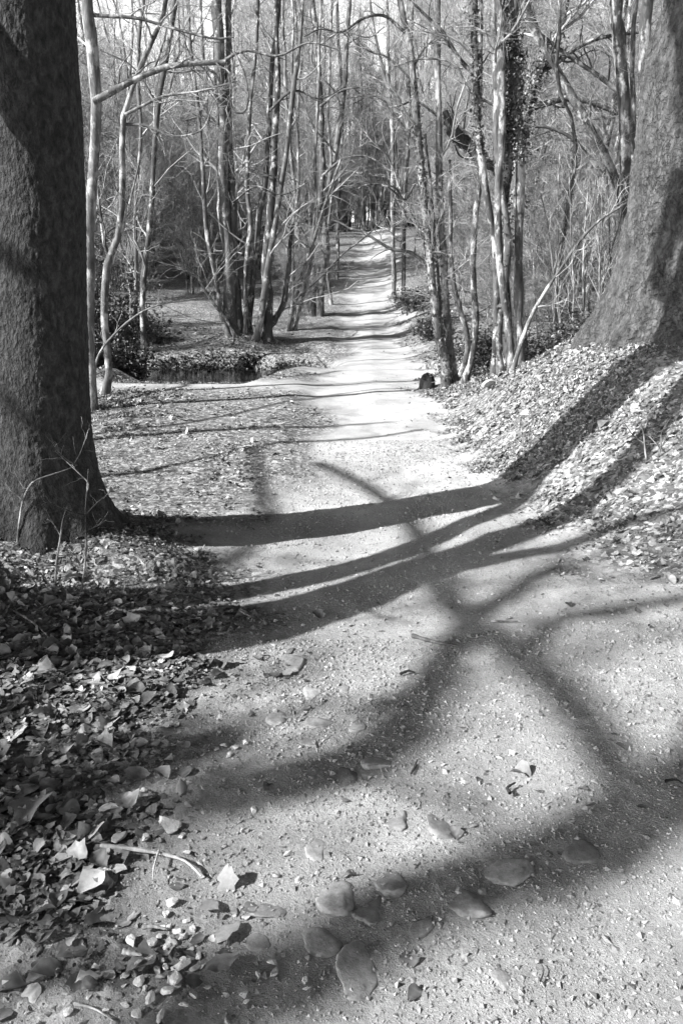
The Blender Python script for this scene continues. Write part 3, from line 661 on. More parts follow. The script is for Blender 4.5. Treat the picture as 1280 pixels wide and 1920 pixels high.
# left side
tree('slender_tree', 'pale straight trunk right beside the massive mossy one', [(9.0, [(166,700),(167,600),(170,500),(174,380),(178,250),(176,120),(168,40),(160,-20)], 18, 20)], 'barkpale', seed=1, limbs=12, tmin=.3,
     extra=[(9.0, [(176,190),(200,178),(240,155),(280,137),(320,124),(370,119),(425,117)], 13, 8, 'barkpale'), (9.0, [(425,117),(432,160),(436,205),(455,212),(466,190),(460,140),(440,95)], 5, 3, 'barkdark'),
            (9.0, [(160,28),(200,30),(260,35),(330,55),(400,72),(440,70)], 7, 3, 'barkpale'), (9.0, [(235,215),(265,200),(310,180),(380,170),(450,150)], 6, 3)])
tree('crooked_tree', 'thin crooked spotted trunk at the edge of the hollow, bent at its foot', [(9.9, [(193,738),(206,710),(213,685),(208,650),(203,600),(205,540),(208,490),(222,440),(229,380),(230,300),(228,232),(240,190),(262,120),(290,50),(310,-20)], 15, 9)], 'barkpale', seed=2, limbs=14, tmin=.35,
     extra=[(9.9, [(206,490),(196,455),(190,410),(183,350)], 8, 3, 'barkpale'), (9.9, [(230,233),(275,236),(310,252),(345,255),(378,245)], 6, 3, 'barkdark'), (9.9, [(205,470),(230,430),(250,350),(262,300)], 6, 3)])
tree('leaning_pole', 'thin dead pole leaning up to the right across the crooked trunk', [(9.4, [(160,706),(185,672),(220,625),(260,590),(300,572),(330,565)], 6, 3)], 'barkpale', cat='dead branch', seed=3, limbs=5, sub=3, twigs=0, Llimb=(.2, .5), tmin=.4)
tree('dark_tree', 'dark upright trunk standing in the holly thicket', [(14.0, [(262,640),(268,560),(275,460),(282,350),(295,230),(310,120),(322,20),(328,-20)], 12, 8)], 'barkdark', seed=4, limbs=14, Llimb=(1.0, 2.6))
tree('dark_tree', 'thin dark trunk rising just right of the holly thicket', [(15.5, [(250,640),(256,500),(258,380),(262,250),(258,130),(262,20),(264,-20)], 7, 6)], 'barkdark', seed=5, limbs=12, Llimb=(.8, 2.2))
# the coppice stool by the hollow
tree('coppice_tree', 'many-stemmed coppiced tree on the mound beyond the pond', [
    (18.2, [(437,645),(432,560),(428,470),(420,380),(421,250),(410,120),(405,0),(404,-20)], 24, 18), (18.3, [(452,650),(445,560),(440,470),(436,380),(433,300),(430,160),(428,20),(428,-20)], 16, 9),
    (18.4, [(466,652),(470,580),(480,500),(488,420),(500,330),(505,200),(520,60),(525,-20)], 13, 7), (18.1, [(478,650),(492,590),(500,530),(512,450),(522,380),(540,250),(560,100),(570,-20)], 13, 6),
    (18.0, [(430,645),(415,590),(402,520),(392,440),(380,350),(370,200),(355,50),(350,-20)], 10, 6), (18.5, [(490,630),(515,598),(530,565),(540,500),(548,420)], 14, 6),
    (18.2, [(460,650),(462,590),(460,500),(466,420),(462,340),(470,200),(480,60),(482,-20)], 10, 6), (18.0, [(445,650),(425,600),(395,560),(372,520),(350,500)], 8, 4), (18.3, [(500,612),(502,560),(498,500),(505,430),(515,300),(520,120),(518,-20)], 20, 6)],
    'barkdark', extra=[(18.0, [(410,120),(460,95),(520,105),(580,80),(640,95)], 6, 2), (18.2, [(503,210),(550,170),(600,185),(650,160)], 5, 2), (18.0, [(421,250),(380,220),(340,225),(300,200)], 5, 2), (17.8, [(436,380),(480,350),(530,365),(580,340)], 4, 2)], seed=6, htop=8, limbs=8, Llimb=(1.0, 2.4), sub=5, twigs=3, tmin=.2)
tree('coppice_tree', 'clump of leaning pale stems between the mound and the track', [
    (20.5, [(543,618),(550,575),(560,530),(575,480),(592,430),(610,380),(640,300)], 8, 4), (20.6, [(552,615),(566,570),(577,530),(585,480),(588,400),(592,300),(598,150),(600,-20)], 7, 5), (20.4, [(540,615),(546,580),(552,520),(550,440),(560,330),(550,150),(545,-20)], 6, 4)],
    'barkpale', seed=7, htop=8, limbs=7, Llimb=(.8, 2.0))
tree('roadside_tree', 'dark double trunk at the left edge of the track on a leafy foot', [
    (23.0, [(586,582),(588,530),(585,470),(596,410),(604,330),(600,200),(590,50),(585,-20)], 14, 9), (23.0, [(599,583),(604,530),(612,470),(606,400),(618,330),(640,200),(650,60),(655,-20)], 15, 8), (23.2, [(580,578),(570,520),(560,460),(555,380),(540,250),(530,80),(528,-20)], 8, 5)],
    'barkdark', seed=8, htop=8, sub=6, twigs=4, limbs=7, Llimb=(1.2, 3.0), extra=[(22.8, [(604,330),(640,300),(680,292),(715,305)], 5, 2), (22.8, [(600,200),(640,170),(690,165),(730,185)], 5, 2), (22.8, [(592,90),(640,60),(690,70),(720,50)], 4, 2), (22.0, [(560,555),(600,520),(640,478),(670,455),(695,435),(720,410)], 4, 2, 'barkdark')])
tree('roadside_tree', 'thin curved dark stem just right of the dark double trunk', [(25, [(621,565),(617,530),(612,490),(615,430),(622,350),(615,200),(620,50),(622,-20)], 6, 5)], 'barkdark', seed=9, limbs=12, Llimb=(1.2, 3.0))
tree('roadside_tree', 'slim trunk farther up the left edge of the track', [(30, [(631,522),(633,480),(632,430),(636,350),(640,200),(632,50),(630,-20)], 6, 5)], 'bark', seed=10, limbs=12, Llimb=(1.2, 3.0))
# right of the track
tree('roadside_tree', 'straight pale trunk nearest the track on the right, roots at its foot', [(25.5, [(739,552),(738,500),(736,450),(738,380),(734,250),(728,100),(722,-20)], 9, 6)], 'bark', seed=11, limbs=12, Llimb=(1.0, 2.8))
tree('roadside_tree', 'straight dark trunk right of the pale one by the track', [(24, [(757,568),(757,520),(757,460),(760,400),(765,250),(770,100),(775,-20)], 8, 6)], 'barkdark', extra=[(24.0, [(765,250),(725,200),(690,180),(650,185)], 4, 2), (24.0, [(760,380),(725,350),(690,345),(660,360)], 4, 2)], seed=12, limbs=12, Llimb=(1.0, 2.8))
tree('roadside_tree', 'thin leaning dark stem behind the two straight trunks', [(26, [(812,556),(806,500),(795,450),(780,420),(765,390),(745,330),(735,200),(700,60),(690,-20)], 7, 4)], 'barkdark', seed=13, limbs=10, Llimb=(.8, 2.2))
tree('ivy_tree', 'spotted twin stems with ivy, nearest the track on the right bank', [
    (10.6, [(838,722),(833,680),(822,610),(814,520),(806,430),(793,350),(782,280),(775,200),(768,130),(758,60),(740,-20)], 17, 11), (10.7, [(848,720),(846,660),(838,590),(830,500),(824,420),(822,330),(824,220),(821,120),(820,20),(820,-20)], 17, 9),
    (10.8, [(832,716),(829,650),(824,580),(818,500),(812,420),(806,340),(798,250)], 8, 4)],
    'bark', seed=14, limbs=9, Llimb=(.5, 1.5), tmin=.25, ivy=[(0, 710, 150, 1100, .05, .03), (1, 700, 300, 420, .03, .03), (2, 700, 400, 160, .03, .03)],
    extra=[(10.6, [(812,515),(800,498),(775,476),(755,470),(735,468),(705,450),(680,434),(655,428),(640,418),(622,412)], 8, 3, 'barkdark'), (10.6, [(800,385),(780,345),(760,375),(740,352),(715,348)], 5, 3, 'barkdark'), (10.6, [(770,150),(730,110),(690,95),(645,65)], 4, 2, 'barkdark'), (10.6, [(758,60),(720,30),(680,35),(640,60),(600,55),(570,70)], 6, 2, 'barkdark'), (10.7, [(822,220),(780,190),(740,200),(700,180),(660,195)], 4, 2, 'bark')])
tree('bowed_tree', 'slender stem bowed outward at its foot, right of the ivy twin stems', [(10.4, [(866,722),(880,690),(889,640),(890,570),(886,510),(888,440),(895,370),(900,300),(898,200),(902,100),(900,-20)], 13, 8)], 'bark', seed=15, limbs=9, Llimb=(.5, 1.4), tmin=.3)
tree('bowed_tree', 'short spotted stem curving between the twin stems and the bowed one', [(11.2, [(862,715),(876,660),(874,620),(862,585),(850,540),(842,480),(840,400),(838,300)], 11, 6)], 'bark', seed=16, limbs=6, Llimb=(.5, 1.2))
tree('ivy_tree', 'tall dark stem wrapped in a thick ivy mass, middle of the right clump', [
    (10.2, [(945,718),(950,660),(947,580),(942,480),(944,380),(950,300),(958,220),(962,120),(958,40),(950,-20)], 20, 17), (10.1, [(968,718),(973,640),(973,540),(972,440),(974,340),(977,270),(975,190),(966,100),(962,-20)], 17, 14)],
    'bark', seed=17, limbs=10, Llimb=(.5, 1.5), tmin=.3, ivy=[(0, 260, 90, 1500, .17, .034), (0, 90, -20, 500, .12, .034), (0, 480, 260, 500, .09, .032), (1, 300, 20, 1300, .17, .034)])
tree('slender_tree', 'paired grey stems rising close together left of the ivy mass', [
    (10.0, [(936,720),(932,660),(935,600),(948,520),(950,440),(938,360),(928,270),(930,180),(925,90),(922,-20)], 17, 12), (10.0, [(925,715),(928,640),(930,560),(928,470),(916,400),(904,320),(898,230),(895,120),(893,-20)], 13, 11)],
    'bark', seed=18, limbs=13, Llimb=(.5, 1.4), tmin=.3, ivy=[(0, 700, 300, 260, .03, .03), (1, 300, -20, 500, .09, .032)], extra=[(10.0, [(900,150),(860,110),(830,60),(800,30),(760,-10)], 8, 4), (10.0, [(930,200),(880,170),(850,120),(790,110),(740,125)], 5, 2)])
tree('slender_tree', 'grey stem curving right above the ivy tree top', [(9.8, [(958,716),(955,600),(938,480),(930,380),(936,300),(945,220),(938,120),(935,40),(925,-20)], 13, 12)], 'bark', seed=19, limbs=8, Llimb=(.5, 1.3), tmin=.3)
tree('leaning_pole', 'long thin dark pole leaning right from the clump to the oak', [(9.2, [(958,700),(972,650),(990,600),(1015,555),(1045,510),(1085,452),(1120,415),(1165,385),(1200,362)], 9, 4)], 'bark', cat='dead branch', seed=20, limbs=5, sub=4, twigs=3, Llimb=(.2, .6), tmin=.3)
tree('slender_tree', 'dark stem with small ivy leaves right of the tall clump', [(11, [(1035,705),(1042,620),(1046,540),(1055,440),(1063,370),(1075,290),(1070,220),(1040,150),(1048,60),(1050,-20)], 8, 6)], 'barkdark', seed=21, limbs=10, Llimb=(.5, 1.5), tmin=.2, ivy=[(0, 500, 260, 160, .03, .03)])
tree('straight_tree', 'straight dark trunk close to the left side of the oak', [(11.5, [(1178,640),(1178,520),(1175,400),(1176,300),(1170,180),(1163,80),(1157,-20)], 16, 24)], 'bark', seed=22, limbs=9, Llimb=(.6, 1.8), tmin=.4)
tree('straight_tree', 'thin pale trunk between the dark straight one and the oak', [(10.8, [(1188,640),(1190,500),(1188,380),(1190,250),(1188,120),(1192,50),(1198,-20)], 9, 8)], 'barkpale', seed=23, limbs=8, Llimb=(.6, 1.4), tmin=.4)
tree('straight_tree', 'grey trunk hard against the oak, half hidden by it', [(12, [(1203,640),(1203,500),(1206,380),(1210,250),(1210,120),(1212,50),(1212,-20)], 14, 20)], 'bark', seed=24, limbs=8, Llimb=(.6, 1.4), tmin=.4)
tree('leaning_tree', 'long trunk leaning left and arching over from beside the oak', [(12.2, [(1185,600),(1172,460),(1160,370),(1130,290),(1100,235),(1072,190),(1045,140),(1015,85),(992,30),(980,-20)], 15, 15)], 'bark', seed=25, limbs=12, Llimb=(.6, 2.0), tmin=.3,
     extra=[(12.4, [(1130,330),(1100,290),(1070,258),(1030,240),(990,235),(960,225)], 8, 4, 'barkdark'), (12.4, [(1180,190),(1120,140),(1060,100),(1010,60),(985,20)], 9, 5, 'bark')])
tree('forked_tree', 'thick dark tree behind the clump, forking wide against the bright sky', [(14.5, [(975,660),(970,520),(965,400),(975,300),(990,190),(1015,120),(1045,60),(1062,-20)], 26, 15)], 'barkdark', seed=26, limbs=14, Llimb=(1.0, 2.6), tmin=.3,
     ivy=[(0, 260, 60, 900, .16, .05)], extra=[(14.5, [(985,205),(1020,195),(1060,185),(1100,190),(1150,210),(1200,240)], 13, 6, 'barkdark'), (14.5, [(1000,140),(1040,120),(1080,90),(1130,70),(1200,60)], 9, 5, 'barkdark'), (14.3, [(880,260),(855,240),(840,222)], 16, 12, 'barkdark')])
tree('broken_limb', 'charred black broken limb hanging behind the stems of the clump', [(11.6, [(960,400),(940,340),(915,305),(880,278),(850,258)], 20, 22)], 'burnt', cat='dead branch', seed=27, limbs=0) if False else None

# charred broken limb, caught between the stems
A = [W(px, py, 10.9) for px, py in [(945, 345), (925, 318), (905, 298), (882, 276), (857, 256), (843, 234), (834, 208)]]
C, u = resample(A, 22); rl_ = np.random.default_rng(8); V, F = tubes(C[None], (np.interp(u, [0, .2, .45, .75, 1], [.04, .06, .07, .06, .03])*(1 + .12*rl_.normal(size=22)))[None], 14, .5, 5)
bl = empty('broken_limb', tuple(C[0]), 'black charred broken limb caught between the stems of the clump', 'dead branch')
world_part('limb', mesh_np('limb', V, F, mats=[M['burnt']]), bl)
A = [W(px, py, 10.8) for px, py in [(853, 272), (860, 290), (878, 299), (925, 302)]]; C2, u = resample(A, 12); V, F = tubes(C2[None], (.011*(1-.3*u))[None], 7, .2)
world_part('stub', mesh_np('stub', V, F, mats=[M['burnt']]), bl)
a_ = rl_.random(260)*6.28; kk = rl_.integers(10, 21, 260); Pn = C[kk] + np.stack([np.cos(a_), 0*a_, np.sin(a_)], -1)*(.04 + .07*rl_.random((260, 1)))
world_part('ivy', scatter_leaves('ivy', Pn, .035*np.exp(.2*rl_.normal(size=260)), rl_, tilt=.9, curl=.2, mat='ivy'), bl)

# saplings right
sp = [(1075, 600, 9.8), (1092, 640, 10.2), (1060, 650, 10.8), (1108, 590, 11.0), (1125, 560, 11.5), (1040, 660, 12.0), (1010, 640, 12.4), (1140, 560, 12.2), (1085, 560, 12.6), (1120, 640, 9.6)]
pos_words = ['left', 'right']
for i, (px, py, Y_) in enumerate(sp):
    r = np.random.default_rng(60 + i); top = 280 + 120*r.random(); dx = 25*r.normal()
    t_ = tree('sapling', 'pale thin bare sapling in the thicket between clump and oak', [(Y_, [(px, 690), (px + .15*dx, 620), (px + .5*dx, 520), (px + dx, 400), (px + 1.3*dx, top)], 4.6, 1.8)], 'barkpale', cat='sapling', seed=60+i, limbs=12, sub=4, twigs=0, Llimb=(.25, .8), tmin=.2,
         group='pale saplings between the clump and the oak', up=.12, ang=(25, 50))

# seedlings at the foot of the beech
def seedling(label, pts, w0, forks, Y=3.9, seed=0):
    r = np.random.default_rng(seed)
    G = cast(pts[0][0], pts[0][1])[0]; Yb = G[1]; A = [W(px, py, Yb) for px, py in pts]; A[0] = G - [0, 0, .02]
    root = empty('seedling', tuple(G), label, 'seedling'); C, u = resample(A, 18, .01, r); d = depth(Yb, .3); R = w0/2/FPX*d*(1-.6*u)
    V, F = tubes(C[None], R[None], 6, .15); world_part('stem', mesh_np('stem', V, F, mats=[M['bark']]), root)
    for f in forks:
        b = Bag()
        B = np.array([W(px, py, Yb) for px, py in f]); B[0] = (C if f[0] != (130,880) else C)[np.argmin(np.linalg.norm(C - B[0], axis=1))]; B[:, 1] += np.linspace(0, .1, len(B))*r.normal(); C2, u2 = resample(B, 12, .01, r); V, F = tubes(C2[None], (w0*.28/FPX*d*(1-.6*u2))[None], 5); b.add(V, F)
        p, q = spawn(C2[None], np.full((1, 12), w0*.2/FPX*d), c=5, K=5, L0=(.06, .18), ang=(30, 60), tmin=.2, r=r, rf=.6, rmin=.0011); V, F = tubes(p, q, 3); b.add(V, F)
        world_part('branch', b.mesh('branch', [M['bark']]), root)
seedling('thin grey seedling in front of the beech, forking at the middle', [(150,1112),(158,1075),(163,1020),(162,960),(165,920),(168,880)], 5, [[(160,972),(140,955),(118,938),(100,925)],[(165,925),(168,905),(158,890),(140,870),(112,840)],[(163,1000),(180,990),(190,985)],[(163,960),(175,950),(190,940)]], seed=1)
seedling('dark seedling just left of the forked one', [(103,1100),(106,1055),(113,1010),(118,975),(126,950)], 5, [[(105,1058),(80,1050),(60,1035),(40,1020)],[(108,1045),(130,1040),(150,1020)],[(115,1000),(100,985),(85,975)]], seed=2)
seedling('wiry seedling at the far left arching up the beech', [(32,1020),(36,985),(42,945),(48,925),(60,905),(80,895),(105,887),(125,880),(145,872)], 5, [[(44,940),(30,920),(15,905)],[(57,922),(45,912),(28,880)],[(130,880),(145,855),(160,800)],[(145,875),(130,860),(112,835),(118,825)]], seed=3)
seedling('twiggy seedling on the right bank beside the dark shadow', [(1212,862),(1208,840),(1205,810),(1195,780)], 4, [[(1210,845),(1225,825),(1240,810)],[(1208,830),(1192,820),(1180,800)],[(1205,812),(1215,790),(1218,770)]], seed=4)
seedling('twiggy seedling right of the other one on the bank', [(1232,858),(1238,835),(1240,810),(1255,785)], 4, [[(1236,840),(1220,820)],[(1240,815),(1258,808),(1270,795)]], seed=5)

# holly thicket, tussocks, brambles
def shrub(name, label, c, rad, n, size, mat, seed, cat='shrub', group=None, stems=14):
    r = np.random.default_rng(seed); z = float(Hbig(c[0], c[1])); root = empty(name, (c[0], c[1], z), label, cat, group)
    P = np.zeros((stems, 6, 3)); a = r.random(stems)*2*np.pi; e = .25 + .75*np.sqrt(r.random(stems))
    tip = np.stack([np.cos(a)*rad[0]*e*.8, np.sin(a)*rad[1]*e*.8, rad[2]*(1.05 - .5*e**2)*(.7+.3*r.random(stems))], -1)
    for k in range(6): f = k/5; P[:, k] = np.array([c[0], c[1], z - .03]) + tip*np.array([f**1.2])[:, None]*np.array([1, 1, 0]) + np.array([0, 0, 1])*tip[:, 2:]*f**.8 + r.normal(size=(stems, 3))*.04*f + np.array([.12, .12, 0])*r.normal(size=(stems, 3))*(1-f)*rad[0]
    b = Bag(); R = .018*np.linspace(1, .3, 6)[None]*np.ones((stems, 1)); V, F = tubes(P, R, 5); b.add(V, F)
    p1, q1 = spawn(P, R, c=6, K=5, L0=(.3*rad[0], .6*rad[0]), ang=(30, 70), tmin=.25, r=r, rmin=.003); V, F = tubes(p1, q1, 3); b.add(V, F)
    world_part('stems', b.mesh('stems', [M['barkdark']]), root)
    q = r.integers(0, len(p1), n); k = r.integers(1, 5, n); Pn = p1[q, k] + r.normal(size=(n, 3))*.09*rad[0]
    Pn[:, 2] = np.maximum(Pn[:, 2], Hbig(Pn[:, 0], Pn[:, 1]) + .02)
    me = scatter_leaves('foliage', Pn, size*np.exp(.3*r.normal(size=n)), r, tilt=.9, curl=.4, mat=mat); world_part('foliage', me, root); return root
shrub('holly_bush', 'large dark holly bush behind the crooked trunk by the hollow', (-4.6, 14.9), (1.5, 1.2, 2.8), 9000, .05, 'holly', 1, stems=26)
shrub('holly_bush', 'low dark bush hanging over the left end of the pond', (-3.9, 13.4), (.9, .6, .7), 6000, .055, 'holly', 2)
shrub('holly_bush', 'dark bush at the left behind the leaning pole', (-4.6, 12.6), (.9, .7, .8), 4500, .06, 'holly', 3)
shrub('bramble_bush', 'tangled dark bramble on the mound left of the sunny clearing', (-5.0, 18.6), (1.3, .8, .5), 5000, .05, 'holly', 4)
for i, (px, lab) in enumerate([(370, 'dark mossy tussock at the left on the far shore of the pond'), (398, 'dark mossy tussock second from the left on the far shore'), (418, 'dark mossy tussock in the middle of the far shore'), (462, 'dark mossy tussock nearest the track on the far shore')]):
    p = W(px, 690, 16.3); shrub('tussock', lab, (p[0], 16.3 + .25*math.sin(i*2.3)), (.22, .2, .34), 900, .035, 'holly', 20+i, cat='tussock', group='dark tussocks on the far shore of the pond', stems=10)
shrub('bramble_bush', 'rounded tangled bush at the right edge of the track beyond the rise', (1.95, 17.5), (.55, .6, .45), 2200, .045, 'ivy', 6)
shrub('bramble_bush', 'low leafy bramble under the two straight trunks by the track', (2.1, 22.8), (1.0, .9, .4), 3000, .05, 'ivy', 7)
shrub('bramble_bush', 'dark bramble behind the foot of the tall clump', (2.3, 11.6), (.9, .7, .45), 4200, .04, 'ivy', 8)
shrub('bramble_bush', 'dark bramble and roots left of the foot of the oak', (2.75, 8.9), (.5, .4, .4), 2200, .035, 'ivy', 9)
shrub('bramble_bush', 'tangled bush behind the saplings', (4.0, 13.4), (1.3, .8, .6), 3500, .05, 'ivy', 10)
shrub('bramble_bush', 'low dark bramble in the shade at the left edge', (-2.05, 3.55), (.42, .28, .16), 1500, .028, 'holly', 11)

shrub('shade_ivy', 'added dark ivy standing in for shade on the far bank of the pond', (-2.7, 16.35), (1.5, .2, .16), 3000, .045, 'holly', 31, cat='ivy', stems=30)  # dark leaves added so that the bank reads as shaded
shrub('shade_ivy', 'added dark ivy standing in for shade on the gully side right of the pond', (-1.0, 16.0), (.6, .3, .16), 1500, .04, 'holly', 32, cat='ivy', stems=16)  # dark foliage put in here too, in place of shade on the slope
# stump at the bend of the track, post
p = cast(800, 728)[0]; st = empty('burnt_stump', tuple(p), 'small black rounded stump at the right edge of the track on the rise', 'stump')
hh = np.linspace(0, 1, 14); C = np.stack([p[0] + 0*hh, p[1] + 0*hh, p[2] - .03 + .24*hh], -1)
V, F = tubes(C[None], (.105*np.sqrt(np.maximum(1 - hh**3, .001)))[None], 16, .25, 3); world_part('trunk', mesh_np('trunk', V, F, mats=[M['burnt']]), st)
rs = np.random.default_rng(5); b = Bag(); pp, qq = spawn(C[None], np.full((1, 14), .02), c=7, K=5, L0=(.12, .28), ang=(60, 90), tmin=.1, r=rs, rf=.5, rmin=.005); V, F = tubes(pp, qq, 5); b.add(V, F); world_part('stubs', b.mesh('stubs', [M['barkdark']]), st)
p = W(772, 572, 22.5); gz = float(Hbig(p[0], 22.5)); C = np.array([[p[0], 22.5, gz - .1 + .07*k] for k in range(8)])
V, F = tubes(C[None], np.array([.05]*7 + [.005])[None], 8, .1); tag(link('wooden_post', mesh_np('wooden_post', V, F, mats=[M['barkdark']])), 'short dark post in the bramble right of the two straight trunks', 'post')

# ------------------------------------------------------------------ trees standing outside the frame, whose boughs shade the foreground
def bough_from_shadow(pts, h0, h1):
    G = cast([p[0] for p in pts], [p[1] for p in pts]); s = np.linspace(h0, h1, len(pts)) / math.sin(SUN_EL)
    return G + s[:, None] * LSUN
def shade_tree(label, base, hang, mat='bark', trunk=None, seed=0, R0=.3, Htop=13, twig=True):
    r = np.random.default_rng(500 + seed); z = float(Hbig(base[0], base[1])); root = empty('bare_tree', (base[0], base[1], z), label, 'tree')
    if trunk is None:
        A = [(base[0], base[1], z - .1), (base[0] + .1, base[1], z + Htop*.4), (base[0] - .1, base[1] + .1, z + Htop*.75), (base[0], base[1], z + Htop)]
    else: A = trunk
    C, u = resample(A, 30, .06, r); R = R0*(1 - .75*u) * (1 + .4*np.exp(-u*20)); V, F = tubes(C[None], R[None], 14, .1, seed); world_part('trunk', mesh_np('trunk', V, F, mats=[M[mat]]), root)
    b = Bag(); Q, QR = [], []
    for pts, ra, rb_, *free in hang:
        pts = np.asarray(pts); 
        k = np.argmin(np.linalg.norm(C - (pts[0] - [0, 0, .8]), axis=1)); L = np.vstack([C[k], C[k]*.5 + pts[0]*.5 + [0, 0, .1], pts]) if not free else pts
        c2, u2 = resample(L, 26, .04, r); q2 = (ra*1.15 + (rb_ - ra)*u2); V, F = tubes(c2[None], q2[None], 9, .1); b.add(V, F); Q.append(c2); QR.append(q2)
    world_part('limbs', b.mesh('limbs', [M[mat]]), root)
    if twig and Q:
        b = Bag(); p, q = np.stack(Q), np.stack(QR)
        p, q = spawn(p, q, c=5, K=7, L0=(.7, 1.8), ang=(35, 65), tmin=.2, r=r, rf=.35, rmin=.008); V, F = tubes(p, q, 5); b.add(V, F)
        p, q = spawn(p, q, c=5, K=5, L0=(.4, .9), ang=(30, 60), tmin=.2, r=r, rf=.5, rmin=.004); V, F = tubes(p, q, 3); b.add(V, F)
        world_part('crown', b.mesh('crown', [M['twig']]), root)
    return root
def lowbough(pts, h0, h1): return bough_from_shadow(pts, h0, h1)
# fork-stemmed tree left of the frame: thick shadows across the track
B1 = lowbough([(-60,1165),(150,1135),(330,1118),(560,1085),(760,1030),(940,955),(1010,890),(1080,800),(1150,740)], 1.1, 3.2)
B2 = lowbough([(-60,1185),(200,1185),(400,1170),(600,1130),(760,1075),(880,1035),(1010,985),(1110,930),(1190,850),(1270,745),(1330,690)], 1.2, 3.6)
B3 = lowbough([(-60,1205),(200,1205),(450,1185),(620,1140),(780,1085),(900,1055),(1050,1025),(1150,990),(1290,950)], 1.3, 3.4)
def stems_tree(label, curves, mat, seed):
    r = np.random.default_rng(700 + seed); p0 = curves[0][0][0]
    d = curves[0][0][1] - curves[0][0][0]
    bx, by = p0[0] - .9, p0[1] - .35; z = float(Hbig(bx, by)); root = empty('bare_tree', (bx, by, z), label, 'tree')
    Q = []
    for c, ra, rb_ in curves:
        L = np.vstack([[bx + .05*r.normal(), by + .05*r.normal(), z - .1], [bx*.6 + c[0][0]*.4 - .15, by*.6 + c[0][1]*.4, z*.45 + c[0][2]*.55], c]); C, u = resample(L, 40, .03, r); R = ra + (rb_-ra)*u
        V, F = tubes(C[None], R[None], 12, .1, seed); world_part('trunk', mesh_np('trunk', V, F, mats=[M[mat]]), root); Q.append((C, R))
    p, q = np.stack([a for a, _ in Q]), np.stack([b for _, b in Q]); b = Bag()
    p, q = spawn(p, q, c=4, K=7, L0=(.3, .8), ang=(30, 60), tmin=.45, r=r, rf=.2, rmin=.005); V, F = tubes(p, q, 5); b.add(V, F)
    p, q = spawn(p, q, c=4, K=5, L0=(.2, .6), ang=(30, 60), tmin=.2, r=r, rf=.5, rmin=.003); V, F = tubes(p, q, 3); b.add(V, F)
    world_part('crown', b.mesh('crown', [M['twig']]), root); return root
stems_tree('leaning many-stemmed tree just out of sight at the left, casting the broad shadow', [(B1, .12, .075), (B2, .2, .085), (B3, .18, .03), (lowbough([(-60,1235),(100,1228),(300,1215),(480,1192),(640,1145),(760,1100)], 1.1, 2.4), .18, .06), (lowbough([(-60,1125),(150,1122),(330,1115),(470,1100),(570,1082)], 1.1, 2.0), .15, .06)], 'bark', 1)
# high boughs: soft shadows
HX = [(bough_from_shadow([(1400,1360),(1280,1490),(1190,1530),(1050,1600),(900,1645),(780,1680),(650,1765),(550,1850),(420,1890)][::-1], 9.0, 8.0), .10, .12),
      (bough_from_shadow([(1200,1532),(1150,1430),(1090,1330),(990,1240),(880,1165),(815,1090),(785,1015),(735,945),(660,897),(590,868)], 8.2, 6.0), .07, .03, 1),
      (bough_from_shadow([(880,1165),(830,1255),(770,1345),(680,1410),(560,1450),(430,1480)], 7.1, 8.0), .06, .12, 1), (bough_from_shadow([(880,1165),(960,1110),(1050,1060)], 7.1, 6.5), .05, .045, 1),
      (bough_from_shadow([(985,1235),(1040,1165),(1120,1150),(1200,1130),(1300,1115),(1400,1080)], 6.6, 7.5), .035, .05, 1)]
shade_tree('bare tree behind the camera on the left, its high boughs shading the track', (-13.0, -5.4), HX, seed=2, R0=.4, Htop=12)
HL = [(bough_from_shadow([(-80,1500),(60,1500),(180,1480),(300,1430),(420,1390)], 6.5, 6.0), .12, .06), (bough_from_shadow([(-80,1560),(60,1545),(160,1540),(240,1520)], 6.0, 6.0), .09, .03),
      (bough_from_shadow([(490,1010),(495,950),(485,880),(478,840)], 6.5, 7.0), .04, .03)]
shade_tree('bare tree left of the frame, its boughs shading the leaf litter', (-9.8, -3.9), HL, seed=3, R0=.22, Htop=9)
HF = [(bough_from_shadow([(200,892),(330,870),(450,845),(560,828),(700,820),(800,805)], 3.6, 5.0), .04, .025), (bough_from_shadow([(160,775),(250,745),(350,722),(430,715),(520,705),(640,695)], 4.0, 5.5), .04, .025),
      (bough_from_shadow([(220,755),(235,775),(250,785),(230,800),(180,815)], 4.0, 4.5), .03, .015), (bough_from_shadow([(300,800),(420,780),(560,750),(640,738),(760,728)], 4.2, 5.5), .028, .02)]
shade_tree('bare tree left of the massive trunk, its thin boughs striping the leaf litter', (-8.2, 4.4), HF, seed=4, R0=.14, Htop=7)
HO = [(bough_from_shadow([(1180,470),(1215,520),(1250,600),(1290,690)], 5, 5), .05, .04)]

